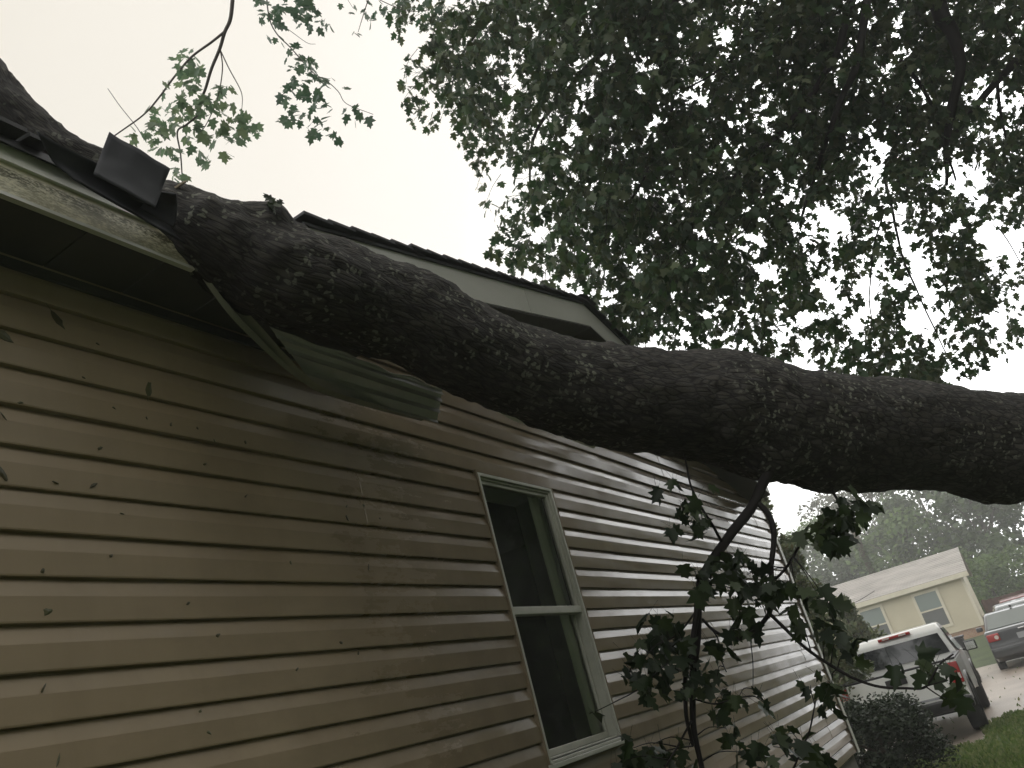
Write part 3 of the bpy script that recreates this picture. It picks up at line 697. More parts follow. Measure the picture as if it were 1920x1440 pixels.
leaf_bit(279, 728, 0.052, 0.019, math.radians(78), M_DEADG, 'olive leaf stuck upright on the siding left of the metal strip, the largest alone mid-wall', lobes=True)
leaf_bit(107, 598, 0.058, 0.022, math.radians(-52), M_DEAD, 'brown curled leaf stuck just under the top siding line at upper left', lobes=True)
leaf_bit(8, 630, 0.045, 0.022, math.radians(-30), M_DEADG, 'torn green leaf stuck to the siding at the far left edge, upper one', lobes=True)
leaf_bit(4, 888, 0.040, 0.014, math.radians(-60), M_DEAD, 'torn brown leaf at the left edge of the wall, below mid-height', lobes=True)
leaf_bit(90, 1147, 0.022, 0.018, 0.2, M_DEADG, 'round olive leaf scrap stuck low on the left of the wall')
bits = [(39, 755), (183, 645), (157, 708), (214, 765), (6, 780), (275, 784), (320, 796), (370, 803), (402, 827), (460, 830), (188, 840), (384, 870), (104, 905), (175, 910), (461, 930), (228, 963),
        (208, 1042), (80, 1070), (353, 1131), (545, 1055), (557, 1255), (409, 1191), (376, 1333), (392, 1374), (82, 1289), (109, 1425), (691, 1063), (650, 949), (682, 948), (651, 972), (712, 972), (640, 1205), (672, 1224)]
for i, (a, b) in enumerate(bits):
    big = R.random() < 0.3
    leaf_bit(a, b, R.uniform(0.009, 0.016) * (1.7 if big else 1), R.uniform(0.004, 0.009), R.uniform(-1.5, 1.5), M_DEAD if R.random() < .7 else M_DEADG, 'small wet dark leaf scrap stuck to the beige siding', 'small wet leaf scraps on the siding')

# ------------------------------------------------------------------ fallen tree
ftree = empty('fallen_tree', (6.5, 10.5, 0), 'huge fallen maple whose dark wet trunk lies across the crushed roof', 'tree')
FT = Vector(ftree.location)
def fpar(o): o.parent = ftree; o.matrix_parent_inverse = Matrix.Translation(-FT); return o
tr = [(-260, 40, 3.0, 100), (-80, 118, 2.68, 104), (0, 205, 2.60, 112), (60, 262, 2.60, 118), (130, 310, 2.62, 112), (200, 340, 2.64, 106), (262, 382, 2.64, 120), (330, 408, 2.64, 138), (400, 445, 2.66, 165), (455, 478, 2.70, 182), (515, 508, 2.74, 200), (590, 530, 2.82, 192),
      (680, 566, 2.95, 184), (765, 596, 3.05, 176), (850, 640, 3.15, 180), (925, 676, 3.25, 186), (1000, 706, 3.35, 188), (1075, 728, 3.45, 196), (1150, 748, 3.55, 204), (1250, 757, 3.68, 206), (1350, 765, 3.8, 210), (1440, 785, 3.92, 216), (1520, 800, 4.05, 222), (1600, 812, 4.17, 214),
      (1700, 820, 4.3, 200), (1810, 828, 4.43, 198), (1920, 840, 4.55, 200)]
cen = [P(a, b, d) for a, b, d, w in tr]; rad = [w * 0.5 * d / F * 0.985 for a, b, d, w in tr]
dirv = (cen[-1] - cen[-3]).normalized()
q = cen[-1]
for s_, dz, rr in ((1.0, -0.16, 0.32), (1.0, -0.26, 0.35), (1.0, -0.34, 0.39), (1.0, -0.38, 0.44), (0.8, -0.30, 0.52), (0.5, -0.18, 0.72)):
    q = Vector((q.x + dirv.x * s_, q.y + dirv.y * s_, q.z + dz)); cen.append(q); rad.append(rr)
knots = [(P(508, 392, 2.7), 0.10, 0.055), (P(1440, 870, 3.75), 0.2, 0.05), (P(1560, 925, 3.9), 0.22, 0.05), (P(785, 715, 3.0), 0.08, 0.03), (P(1850, 935, 4.4), .3, .03), (P(250, 300, 2.6), .12, .02)]
trunk, TC, TR_ = bark_tube('trunk', cen, rad, M_BARK, None, seg=144, rough=0.028, fine=0.011, nf=2.0, sub=14, knots=knots); fpar(trunk)
# roots of the upturned end
mb = MB()
for i in range(9):
    a = i / 9 * 2 * math.pi; c = cen[-1]; u = dirv.cross(Vector((0, 0, 1))).normalized(); v = u.cross(dirv)
    d = u * math.cos(a) + v * math.sin(a); pts = [c + d * 0.3, c + d * 0.9 + dirv * .15, c + d * 1.3 + dirv * .35 + Vector((0, 0, -.1))]
    mb.tube(catmull(pts, 4), list(np.linspace(.16, .03, 9)), 8)
o = mb.build('roots', M_BARK2, smooth=True); fpar(o)
# small leafy stub on the trunk top, and hanging limb with twigs and leaves
LEAVES = []   # (pos, axis, normal, size)
def spray(mbt, start, direc, ln, nleaf, size, out, droop=0.5, rs=R, rad0=0.004):
    d = Vector(direc).normalized(); p = Vector(start); pts = [p.copy()]; k = 6
    for i in range(k):
        d = (d + Vector((rs.gauss(0, .14), rs.gauss(0, .14), rs.gauss(0, .14) - droop * 0.16))).normalized(); p = p + d * ln / k; pts.append(p.copy())
    mbt.tube(pts, list(np.linspace(rad0, rad0 * .35, len(pts))), 4, False)
    for j in range(nleaf):
        t = rs.uniform(0.12, 1) * k; i = min(k - 1, int(t)); q = pts[i].lerp(pts[i + 1], t - i)
        side = Vector((rs.gauss(0, 1), rs.gauss(0, 1), rs.gauss(0, .5))).normalized()
        ax = (side * 0.9 + d * 0.5 + Vector((0, 0, -0.55 * rs.random()))).normalized(); pet = size * rs.uniform(.3, .9)
        lp = q + ax * pet; mbt.tube([q, lp], 0.0009 if size < .13 else .0012, 3, False)
        ax2 = (ax + Vector((0, 0, -rs.uniform(0, 1.1)))).normalized()
        nr = Vector((rs.gauss(0, .55), rs.gauss(0, .55), 1)).normalized()
        out.append((tuple(lp), tuple(ax2), tuple(nr), size * rs.uniform(.6, 1.15)))
def flush(name, out, m, parent=None, cmul=1.0):
    a = np.array([x[0] for x in out]); b = np.array([x[1] for x in out]); c = np.array([x[2] for x in out]); s_ = np.array([x[3] for x in out])
    return scatter(name, a, b, c, s_, m, parent, cmul=cmul)
def pb(pts, r0, r1, mb, seg=8, sub=6, wig=0.0):
    c = catmull([P(*p) for p in pts], sub)
    if wig: c = [np.array(v) + wig * np.array(noise.noise_vector(Vector(v) * 6)) for v in c]
    mb.tube([tuple(v) for v in c], list(np.linspace(r0, r1, len(c))), seg); return c
lim = MB()
LB = []
LB.append(pb([(1450, 862, 3.72), (1415, 940, 3.62), (1365, 1012, 3.55), (1325, 1068, 3.5), (1311, 1115, 3.46), (1306, 1190, 3.42), (1300, 1270, 3.38), (1298, 1350, 3.34), (1318, 1450, 3.3), (1330, 1530, 3.28)], 0.025, 0.009, lim, 10, wig=.012))
LB.append(pb([(1316, 1100, 3.47), (1300, 1180, 3.40), (1287, 1260, 3.36), (1285, 1330, 3.32), (1300, 1400, 3.3)], 0.013, 0.007, lim, wig=.012))
LB.append(pb([(1415, 938, 3.62), (1440, 962, 3.58), (1453, 1000, 3.55), (1447, 1060, 3.5), (1448, 1130, 3.48), (1430, 1166, 3.46), (1400, 1194, 3.44), (1368, 1196, 3.42), (1338, 1182, 3.42), (1316, 1160, 3.43)], 0.014, 0.006, lim, wig=.01))
LB.append(pb([(1445, 1152, 3.48), (1500, 1205, 3.35), (1570, 1255, 3.2), (1640, 1286, 3.1), (1700, 1291, 3.05), (1735, 1287, 3.0), (1760, 1250, 3.0), (1790, 1228, 3.0)], 0.008, 0.003, lim, 6, wig=.006))
LB.append(pb([(1735, 1287, 3.0), (1775, 1275, 2.98)], 0.003, 0.002, lim, 5)); LB.append(pb([(1735, 1287, 3.0), (1760, 1304, 2.98), (1775, 1310, 2.95)], 0.003, 0.002, lim, 5))
LB.append(pb([(1355, 1020, 3.54), (1335, 985, 3.5), (1312, 945, 3.48), (1293, 905, 3.5), (1283, 850, 3.6)], 0.007, 0.004, lim, 6, wig=.008))
LB.append(pb([(1450, 1090, 3.5), (1475, 1065, 3.4), (1500, 1022, 3.3), (1527, 995, 3.2), (1560, 985, 3.1)], 0.006, 0.004, lim, 6, wig=.008))
LB.append(pb([(1560, 920, 3.9), (1575, 950, 3.6), (1560, 985, 3.3)], 0.007, 0.003, lim, 6))
LB.append(pb([(1310, 1140, 3.45), (1270, 1190, 3.35), (1230, 1210, 3.3), (1205, 1240, 3.25)], 0.005, 0.002, lim, 5))
LB.append(pb([(1305, 1250, 3.4), (1260, 1240, 3.3), (1200, 1290, 3.2), (1155, 1315, 3.1), (1115, 1335, 3.05)], 0.004, 0.0015, lim, 5))
LB.append(pb([(1316, 1160, 3.43), (1345, 1195, 3.4), (1350, 1230, 3.35), (1362, 1260, 3.3)], 0.004, 0.002, lim, 5))
LB.append(pb([(1410, 1196, 3.43), (1413, 1240, 3.42), (1412, 1292, 3.4)], 0.0025, 0.0015, lim, 5, wig=.01))
LB.append(pb([(1300, 1310, 3.36), (1340, 1320, 3.3), (1370, 1312, 3.25), (1410, 1305, 3.2), (1430, 1315, 3.2)], 0.004, 0.002, lim, 5))
LB.append(pb([(1528, 1322, 3.1), (1518, 1370, 3.1), (1505, 1400, 3.1), (1480, 1460, 3.1)], 0.003, 0.004, lim, 5))
LB.append(pb([(1297, 1350, 3.34), (1270, 1400, 3.2), (1240, 1450, 3.1)], 0.005, 0.003, lim, 5))
clumps = [(1235, 1200, 34, 9), (1195, 1225, 30, 8), (1215, 1262, 32, 9), (1245, 1172, 24, 6), (1268, 1200, 25, 6), (1285, 1240, 30, 6), (1200, 1295, 22, 4), (1180, 1260, 15, 3),
          (1400, 1078, 30, 9), (1372, 1062, 24, 6), (1432, 1088, 26, 8), (1395, 1112, 26, 7), (1440, 1120, 20, 5), (1400, 1150, 24, 6), (1385, 1180, 16, 4), (1322, 1108, 15, 4), (1302, 1070, 16, 3), (1318, 1100, 16, 3), (1340, 1075, 20, 4),
          (1232, 915, 9, 2), (1262, 900, 8, 2), (1302, 938, 16, 3), (1280, 962, 12, 2), (1270, 990, 12, 2), (1295, 982, 12, 3), (1318, 990, 14, 3), (1312, 1008, 9, 1), (1325, 915, 6, 1),
          (1350, 1212, 20, 4), (1345, 1268, 20, 3), (1310, 1290, 18, 4), (1285, 1290, 16, 3), (1360, 1312, 14, 3), (1385, 1308, 12, 3), (1425, 1312, 16, 2), (1345, 1345, 12, 2), (1362, 1365, 20, 3), 
          (1520, 1285, 18, 3), (1545, 1310, 22, 4), (1560, 1290, 14, 3), (1500, 1128, 22, 5), (1535, 1118, 16, 3), (1556, 1135, 14, 3), (1508, 1170, 18, 3), (1548, 1180, 22, 5), (1575, 1195, 16, 3), (1480, 1100, 14, 3), (1590, 1230, 14, 3), (1610, 1205, 12, 2),
          (1480, 1375, 20, 4), (1450, 1400, 22, 5), (1520, 1425, 22, 4), (1500, 1395, 16, 3), (1390, 1410, 18, 3), (1180, 1405, 22, 5), (1160, 1430, 20, 4), (1225, 1395, 22, 5), (1250, 1425, 22, 5), (1290, 1405, 22, 4), (1205, 1435, 20, 4), (1550, 1425, 14, 2), (1440, 1435, 16, 3),
          (1572, 968, 26, 11), (1545, 998, 24, 8), (1590, 945, 22, 7), (1610, 938, 16, 4), (1560, 1015, 16, 4), (1598, 975, 16, 4), (1510, 1000, 10, 2), (1580, 1000, 14, 4),
          (1725, 1225, 16, 2), (1745, 1250, 14, 2), (1780, 1252, 18, 3), (1795, 1300, 16, 2), (1770, 1296, 12, 1), (1668, 1255, 10, 1), (1690, 1240, 10, 1), (1390, 1040, 10, 2), (1112, 1335, 8, 1)]
lv = []; rs = random.Random(21)
for (cx_, cy_, rr_, n_) in clumps:
    dep = 3.35 if cx_ < 1450 else (3.2 if cx_ < 1650 else 3.0)
    for _ in range(int(n_ * 1.35 + .5)):
        p = P(cx_ + rs.gauss(0, rr_ * .62), cy_ + rs.gauss(0, rr_ * .62), dep + rs.uniform(-.16, .16))
        ax = Vector((rs.gauss(0, .7), rs.gauss(0, .7), -1 + rs.gauss(0, .5))); nr = Vector((rs.gauss(0.5, .6), rs.gauss(-0.2, .8), rs.gauss(.5, .6)))
        s0 = rs.uniform(.042, .090); lv.append((tuple(p), tuple(ax), tuple(nr), s0))
        st = p - ax.normalized() * s0 * .7 + Vector((rs.gauss(0, .01), rs.gauss(0, .01), .01)); lim.tube([st, p], .0006, 3, False)
    if n_ >= 3:
        c0 = P(cx_, cy_, dep)
        # tie the clump to the nearest limb
        best = min(((Vector(v) - c0).length, tuple(v)) for b in LB for v in b)
        if best[0] < 0.5:
            mid = (Vector(best[1]) + c0) / 2 + Vector((0, 0, .02)); lim.tube(catmull([best[1], mid, c0], 3), [.003, .0026, .0022, .002, .0018, .0016, .0014], 4, False)
o = lim.build('limb', M_BARK2, smooth=True); fpar(o)
# tuft on top of trunk
tp0 = P(508, 388, 2.62)
for _ in range(9):
    lv.append((tuple(tp0 + Vector((rs.gauss(0, .012), rs.gauss(0, .018), rs.uniform(-.01, .02)))), (rs.gauss(0, .6), rs.gauss(0, .8), 1), (1, rs.gauss(0, .5), rs.gauss(0, .5)), rs.uniform(.025, .045)))
o = flush('foliage', lv, M_LEAFW, cmul=2.0); fpar(o)

# ------------------------------------------------------------------ standing maple overhead
mtree = empty('maple_tree', (7.5, 13.0, 0), 'tall leafy maple whose canopy overhangs the house from the right', 'tree')
MT = Vector(mtree.location)
def mpar(o): o.parent = mtree; o.matrix_parent_inverse = Matrix.Translation(-MT); return o
GRID = {-80: "158999999999999999999999999999", -40: "268999999999999999999968999999", 0: "258999899999999999999953894896", 40: "156999989999999999999965898898",
        80: "036998989998999999999999998898", 120: "026989998899999999999999999999", 160: "037889898999999999999999999951", 200: "037778889999989999999999999621",
        240: "013668788999999998889999999965", 280: "001266668899999889979999999998", 320: "000025578899999998678998788888", 360: "000002568999999999855885669899",
        400: "000003679999999999830680378999", 440: "000014589999999999842672269999", 480: "000003468999999988842673169999", 520: "000000357999999988850561069999",
        560: "000000012899999842554155039986", 600: "000000001589742334035145024640", 640: "000000000246300313205505503520", 680: "000000000133100202015646640000", 715: "000000000000000000004655540000"}
for gy in list(GRID): GRID[gy] = GRID[gy] + '99999999' if gy < 160 else GRID[gy] + '7' * 8 if gy < 520 else GRID[gy] + '0' * 8
for gy in (-120, -160, -200, -240, -280): GRID[gy] = '3899999999' + '9' * 28
canopy = []; tw = MB(); rs = random.Random(5)
def cdepth(x, y):   # the crown hangs in layers: nearer at centre top, farther at its left edge and right side
    base = 7.2 + 1.6 * max(0, (x - 1400) / 500) + 0.9 * max(0, (1050 - x) / 300)
    return base
for gy, row in GRID.items():
    for i, ch in enumerate(row):
        dn = int(ch); gx = 760 + 40 * i
        if dn == 0: continue
        cnt = dn * 1.05 * (1.15 if dn >= 8 else 1) * (1.35 if gx > 1400 else 1.0); cnt *= (0.7 if gx > 1700 and 200 < gy < 640 else 1) * (0.6 if gx > 1960 or gy < -80 else 1); n = int(cnt) + (rs.random() < cnt - int(cnt))
        for _ in range(n):
            d0 = cdepth(gx, gy) + rs.uniform(-1.3, 1.6)
            if gx < 1180 and gy > 480: d0 = max(d0, 7.2)
            x_ = gx + rs.uniform(-22, 22); y_ = gy + rs.uniform(-22, 22) - 14
            xr, yr = x_ * .96 - y_ * .27, y_ * .96 + x_ * .27
            if gx > 1380: nn = noise.noise(Vector((xr * .021, yr * .008, d0 * .3))) + (0.12 if gy < 240 else 0.0)
            else: nn = noise.noise(Vector((x_ * .013, y_ * .016, d0 * .45))) + (0.14 if 1000 < gx < 1340 and gy < 560 else 0)
            if nn < (-0.10 if gy < 600 else -0.30): continue
            p = P(x_, y_, d0)
            dr = Vector((-0.55 + rs.gauss(0, .6), -0.3 + rs.gauss(0, .6), -0.45 + rs.gauss(0, .35)))
            spray(tw, p, dr, rs.uniform(.18, .36), rs.randint(7, 11), 0.084, canopy, 0.8, rs, .003)
o = tw.build('twigs', M_BARK2); mpar(o)
o = flush('foliage', canopy, M_LEAF); mpar(o); print('canopy leaves', len(canopy))
# unseen crown leaves overhead and behind the viewer, added to shade the wall
over = []; rs2 = random.Random(91)
while len(over) < 1500:
    p = np.array([rs2.uniform(1.0, 10.5), rs2.uniform(-5, 6), rs2.uniform(5.0, 9.5)]); c = ROT.T @ (p - CAMP)
    if c[2] > 0.1:
        u, v = 960 + F * c[0] / c[2], 720 + F * c[1] / c[2]
        if -320 < u < 2240 and -300 < v < 1700: continue
    if noise.noise(Vector(p * .45)) < -.12: continue
    over.append((tuple(p), (rs2.gauss(0, 1), rs2.gauss(0, 1), -.5), (rs2.gauss(0, .5), rs2.gauss(0, .5), 1), rs2.uniform(.13, .24)))
o = flush('foliage', over, M_LEAF); mpar(o)
# trunk and main limbs
hub = P(2150, -260, 8.6)
o, _, _ = bark_tube('trunk', [(7.5, 13.0, -0.1), (7.4, 12.8, 1.0), (7.0, 12.2, 3.2), (6.4, 11.5, 5.4), tuple(hub)], [.55, .42, .36, .31, .27], M_BARK, None, seg=40, sub=8); mpar(o)
mb = MB()
near = 0.25
def mp(pts, r0, r1, sub=6, seg=8, w=.03):
    pts = [p if isinstance(p, Vector) or p[1] < -90 or p[2] < 6.7 else (p[0], p[1], p[2] - near) for p in pts]
    c = catmull([tuple(p) if isinstance(p, Vector) else tuple(P(*p)) for p in pts], sub); c = [np.array(v) + w * np.array(noise.noise_vector(Vector(v) * 2.2)) for v in c]
    mb.tube([tuple(v) for v in c], list(np.linspace(r0 * .75, r1 * .75, len(c))), seg)
mp([hub, (1900, -180, 8.2), (1750, -60, 7.8), (1762, 20, 7.6), (1785, 60, 7.5), (1800, 120, 7.5), (1790, 190, 7.6), (1775, 290, 8.0)], .15, .02)
mp([(1800, 120, 7.5), (1780, 230, 7.8), (1775, 300, 8.0), (1772, 350, 8.2)], .05, .02)
mp([(1750, -60, 7.8), (1640, -80, 7.3), (1600, 0, 7), (1565, 100, 6.9), (1510, 190, 6.8), (1440, 270, 6.9), (1390, 310, 7.0), (1330, 420, 7.1)], .06, .012)
mp([(1640, -80, 7.3), (1625, 20, 6.8), (1600, 130, 6.8), (1575, 190, 6.9), (1545, 270, 7.0), (1530, 330, 7.1), (1500, 420, 7.2)], .05, .012)
mp([(1460, 240, 6.9), (1448, 300, 7), (1435, 350, 7.1), (1400, 410, 7.2), (1340, 470, 7.2)], .022, .008)
mp([(1690, 110, 7.6), (1725, 160, 7.8), (1760, 220, 8.0), (1775, 290, 8.2), (1790, 340, 8.3)], .03, .012)
mp([(1640, -80, 7.3), (1400, -60, 7.2), (1200, 40, 7.4), (1080, 150, 7.8), (1000, 260, 8.1), (990, 380, 8.2)], .06, .01)
mp([(1400, -60, 7.2), (1150, -60, 7.6), (980, 0, 8.0), (880, 80, 8.3), (840, 180, 8.4)], .04, .008)
mp([(1200, 40, 7.4), (1260, 200, 7.4), (1200, 340, 7.6), (1130, 460, 7.8), (1120, 560, 8.0)], .025, .006)
mp([(1420, 60, 7), (1350, 130, 7), (1280, 170, 7.1), (1180, 220, 7.4)], .015, .006)
mp([(1400, 310, 7), (1340, 380, 7.2), (1280, 430, 7.3), (1200, 470, 7.5)], .012, .005)
mp([(1660, 330, 8.2), (1672, 400, 8.3), (1682, 440, 8.3), (1705, 510, 8.4), (1725, 560, 8.5), (1760, 640, 8.6), (1780, 680, 8.6)], .02, .006)
mp([(1870, 150, 8.2), (1880, 220, 8.3), (1895, 300, 8.4)], .025, .012)
mp([hub, (2000, 0, 8.4), (1900, 120, 8.3), (1870, 150, 8.2), (1790, 250, 8.3), (1700, 300, 8.3), (1660, 330, 8.2)], .08, .02)
mp([(1870, 430, 8.4), (1900, 470, 8.5), (1930, 520, 8.5)], .008, .005); mp([(1720, 370, 8.3), (1700, 420, 8.3), (1685, 440, 8.3)], .006, .003); mp([(1420, 560, 7.4), (1440, 590, 7.4), (1462, 620, 7.4)], .007, .003)
mp([(1560, 390, 7.4), (1585, 380, 7.6), (1600, 365, 7.8)], .006, .003)
mp([(1660, 700, 8.6), (1640, 640, 8.6), (1630, 560, 8.5), (1640, 470, 8.4), (1655, 400, 8.3)], .004, .012)
# limb reaching over the roof to the two thin hanging boughs at upper left
mp([(1640, -80, 7.3), (1300, -220, 7.0), (900, -280, 6.6), (600, -240, 6.3), (470, -120, 6.2), (436, -10, 6.1)], .06, .022)
o = mb.build('branch', M_BARK2, smooth=True); mpar(o)
mb = MB()
mp([(436, -12, 6.1), (431, 35, 6.1), (421, 60, 6.1), (412, 92, 6.1), (396, 130, 6.1), (385, 165, 6.1), (377, 186, 6.1), (371, 214, 6.1), (350, 234, 6.1), (333, 248, 6.1), (339, 290, 6.1), (342, 342, 6.1)], .020, .006, w=.006)
mp([(420, 60, 6.1), (396, 80, 6.05), (358, 108, 6.0), (326, 145, 5.9), (300, 181, 5.8), (270, 215, 5.7), (215, 254, 5.6)], .013, .006, w=.006)
mp([(413, 92, 6.1), (417, 130, 6.1), (407, 185, 6.1), (385, 235, 6.1), (371, 250, 6.1)], .007, .003, w=.005)
mp([(414, 96, 6.1), (430, 130, 6.1), (449, 165, 6.1), (454, 183, 6.1), (453, 206, 6.1)], .006, .003, w=.004)
mp([(202, 166, 5.9), (226, 200, 5.9), (256, 238, 5.9), (270, 262, 5.9)], .003, .004, w=.004)
mp([(498, -20, 6.6), (505, 35, 6.6), (520, 65, 6.6), (545, 90, 6.6), (585, 135, 6.6), (612, 152, 6.6), (634, 172, 6.6), (650, 195, 6.6), (700, 215, 6.6)], .008, .003, w=.005)
mp([(505, 35, 6.6), (540, 55, 6.6), (575, 80, 6.6), (592, 83, 6.6)], .004, .002, w=.004)
mp([(700, -30, 7), (684, 20, 7), (672, 60, 7)], .007, .003, w=.005); mp([(690, -10, 7), (760, 20, 7), (800, 20, 7)], .005, .003, w=.005); mp([(640, -20, 7), (662, 15, 7)], .003, .002, w=.003)
o = mb.build('branch', M_BARKP, smooth=True); mpar(o)
lp = []
for (cx_, cy_, rr_, n_, dp) in [(345, 108, 17, 13, 6), (362, 128, 16, 12, 6), (340, 128, 14, 8, 6), (376, 130, 12, 8, 6), (352, 150, 16, 13, 6), (368, 160, 14, 12, 6), (345, 185, 16, 13, 6), (378, 185, 14, 10, 6), (392, 195, 14, 9, 6), (312, 165, 10, 5, 6), (330, 205, 16, 12, 6), (300, 205, 14, 9, 6), (285, 225, 14, 11, 5.9),
                            (300, 245, 16, 14, 5.9), (272, 245, 14, 9, 5.9), (255, 252, 12, 7, 5.8), (320, 235, 15, 11, 6), (290, 268, 14, 11, 6), (310, 285, 14, 10, 6), (340, 225, 14, 8, 6), (365, 210, 14, 10, 6), (385, 215, 12, 8, 6), (372, 245, 14, 10, 6.1), (352, 262, 14, 8, 6.1), (390, 262, 10, 5, 6.1), (370, 290, 13, 8, 6.1), (388, 300, 10, 5, 6.1), (330, 280, 12, 6, 6.1), (332, 312, 10, 5, 6.1), (345, 338, 9, 6, 6.1), (330, 340, 8, 4, 6.1),
                            (425, 168, 14, 8, 6.1), (408, 165, 8, 4, 6.1), (425, 198, 13, 8, 6.1), (448, 215, 13, 9, 6.1), (430, 232, 14, 11, 6.1), (455, 240, 14, 10, 6.1), (475, 240, 10, 6, 6.1), (412, 255, 12, 6, 6.1), (440, 255, 13, 8, 6.1), (422, 292, 9, 5, 6.1), (418, 240, 10, 5, 6.1)]:
    for _ in range(int(n_ * 0.8)):
        p = P(cx_ + rs.gauss(0, rr_ * .55), cy_ + rs.gauss(0, rr_ * .55), dp + rs.uniform(-.3, .3)); lp.append((tuple(p), (rs.gauss(0, .8), rs.gauss(0, .8), -.7), (rs.gauss(.2, .7), rs.gauss(-.2, .7), 1), rs.uniform(.05, .095)))
o = flush('foliage', lp, M_LEAFP); mpar(o)
lp = []
for (cx_, cy_, rr_, n_, dp) in [(485, 8, 15, 9, 6.6), (505, 20, 14, 9, 6.6), (530, 12, 16, 12, 6.6), (560, 12, 16, 13, 6.6), (585, 20, 16, 13, 6.6), (600, 42, 14, 11, 6.6), (572, 38, 14, 11, 6.6), (545, 35, 14, 8, 6.6), (615, 48, 8, 5, 6.6), (525, 40, 12, 8, 6.6), (492, 36, 7, 3, 6.6), (505, 74, 6, 3, 6.6), (522, 68, 8, 5, 6.6), (545, 92, 12, 8, 6.6),
                            (560, 115, 14, 12, 6.6), (585, 118, 14, 12, 6.6), (550, 140, 14, 12, 6.6), (575, 145, 15, 14, 6.6), (600, 150, 13, 10, 6.6), (540, 165, 12, 9, 6.6), (560, 175, 13, 10, 6.6), (595, 175, 13, 9, 6.6), (530, 185, 10, 6, 6.6), (590, 195, 13, 9, 6.6), (610, 200, 12, 8, 6.6), (545, 210, 14, 10, 6.6), (565, 222, 14, 11, 6.6), (590, 232, 14, 11, 6.6), (612, 228, 12, 9, 6.6), (538, 228, 8, 4, 6.6), (580, 245, 8, 5, 6.6), (608, 250, 8, 4, 6.6), (632, 250, 8, 4, 6.6), (640, 262, 6, 3, 6.6),
                            (617, 145, 7, 3, 6.6), (647, 172, 5, 2, 6.6), (648, 210, 8, 4, 6.6), (668, 205, 8, 4, 6.6), (680, 222, 8, 4, 6.6), (695, 218, 6, 3, 6.6), (668, 232, 5, 2, 6.6), (640, 5, 6, 2, 7),
                            (672, 22, 10, 6, 7), (668, 58, 9, 5, 7), (690, 10, 12, 8, 7), (700, 35, 12, 7, 7), (720, 15, 12, 9, 7), (735, 35, 12, 7, 7), (745, 10, 10, 7, 7), (775, 15, 12, 6, 7), (795, 28, 12, 7, 7), (805, 5, 12, 8, 7), (760, -5, 12, 7, 7)]:
    for _ in range(int(n_ * 0.62)):
        p = P(cx_ + rs.gauss(0, rr_ * .55), cy_ + rs.gauss(0, rr_ * .55), dp + rs.uniform(-.35, .35)); lp.append((tuple(p), (rs.gauss(0, .8), rs.gauss(0, .8), -.7), (rs.gauss(.2, .7), rs.gauss(-.2, .7), 1), rs.uniform(.05, .10)))
o = flush('foliage', lp, leaf_mat('green_maple_leaf', [(0.04, 0.075, 0.045), (0.055, 0.095, 0.055), (0.07, 0.11, 0.065)], 0.4)); mpar(o)

# ------------------------------------------------------------------ bush, cedars, background trees
def blob_tree(name, base, h, rx, m, label, cat, n=5000, leaf=0.3, zlo=0.25, nclump=26, template='quad', group=None, trunk_r=0.2, cone=False, seed=1, lob=0.35, tm=None):
    root = empty(name, base, label, cat, group); rr = random.Random(seed); pos = []; ax = []; nr = []; sz = []
    cl = []
    for _ in range(nclump):
        t = rr.random(); z = h * (zlo + (0.97 - zlo) * t)
        prof = (1 - t) ** 0.8 if cone else math.sqrt(max(0.03, 1 - (2 * t - 0.9) ** 2 * 0.8))
        a = rr.uniform(0, 6.283); q = rx * prof * math.sqrt(rr.random()); cl.append((math.cos(a) * q, math.sin(a) * q, z, rx * lob * rr.uniform(.6, 1.2) * (0.45 + 0.55 * prof)))
    for i in range(n):
        c = cl[rr.randrange(nclump)]; d = Vector((rr.gauss(0, 1), rr.gauss(0, 1), rr.gauss(0, .8))).normalized() * c[3] * rr.random() ** .45
        pos.append((c[0] + d.x, c[1] + d.y, max(0.05, c[2] + d.z))); ax.append((rr.gauss(0, 1), rr.gauss(0, 1), rr.gauss(0, .6) + (0.9 if cone else 0)))
        nr.append((d.x + rr.gauss(0, .4), d.y + rr.gauss(0, .4), abs(d.z) + .3)); sz.append(leaf * rr.uniform(.6, 1.3))
    scatter('crown', pos, ax, nr, sz, m, root, template)
    mb = MB(); mb.tube(catmull([(0, 0, -.1), (rx * .04, 0, h * .4), (0, rx * .05, h * .9)], 4), list(np.linspace(trunk_r, trunk_r * .25, 9)), 8)
    for c in cl[:: max(1, nclump // 12)]:
        mb.tube(catmull([(0, 0, c[2] * .6), (c[0] * .5, c[1] * .5, c[2] * .85), (c[0], c[1], c[2])], 3), list(np.linspace(trunk_r * .35, trunk_r * .08, 7)), 5)
    mb.build('trunk', tm or M_POLE, root, smooth=True)
    return root
def at(px_, base_py, dep):
    p = P(px_, base_py, dep); return (p.x, p.y, gz(p.x, p.y))
bx = P(1650, 1400, 9.8); 
blob_tree('bush', (bx.x, bx.y, 0), 0.98, 0.66, M_BUSH, 'dense dark small-leaved bush at the far corner of the beige house', 'bush', n=15000, leaf=0.05, zlo=0.0, nclump=60, template='oval', trunk_r=0.05, seed=3, lob=.36)
ce = P(1480, 1120, 13.5)
blob_tree('cedar_tree', (ce.x + .02, ce.y, 0), 4.9, .80, M_CEDAR, 'tall feathery cedar rising just behind the corner of the beige house', 'tree', n=22000, leaf=0.085, zlo=0.05, nclump=150, template='oval', trunk_r=0.08, cone=True, seed=4, lob=.28)
ce = P(1640, 1290, 19.0)
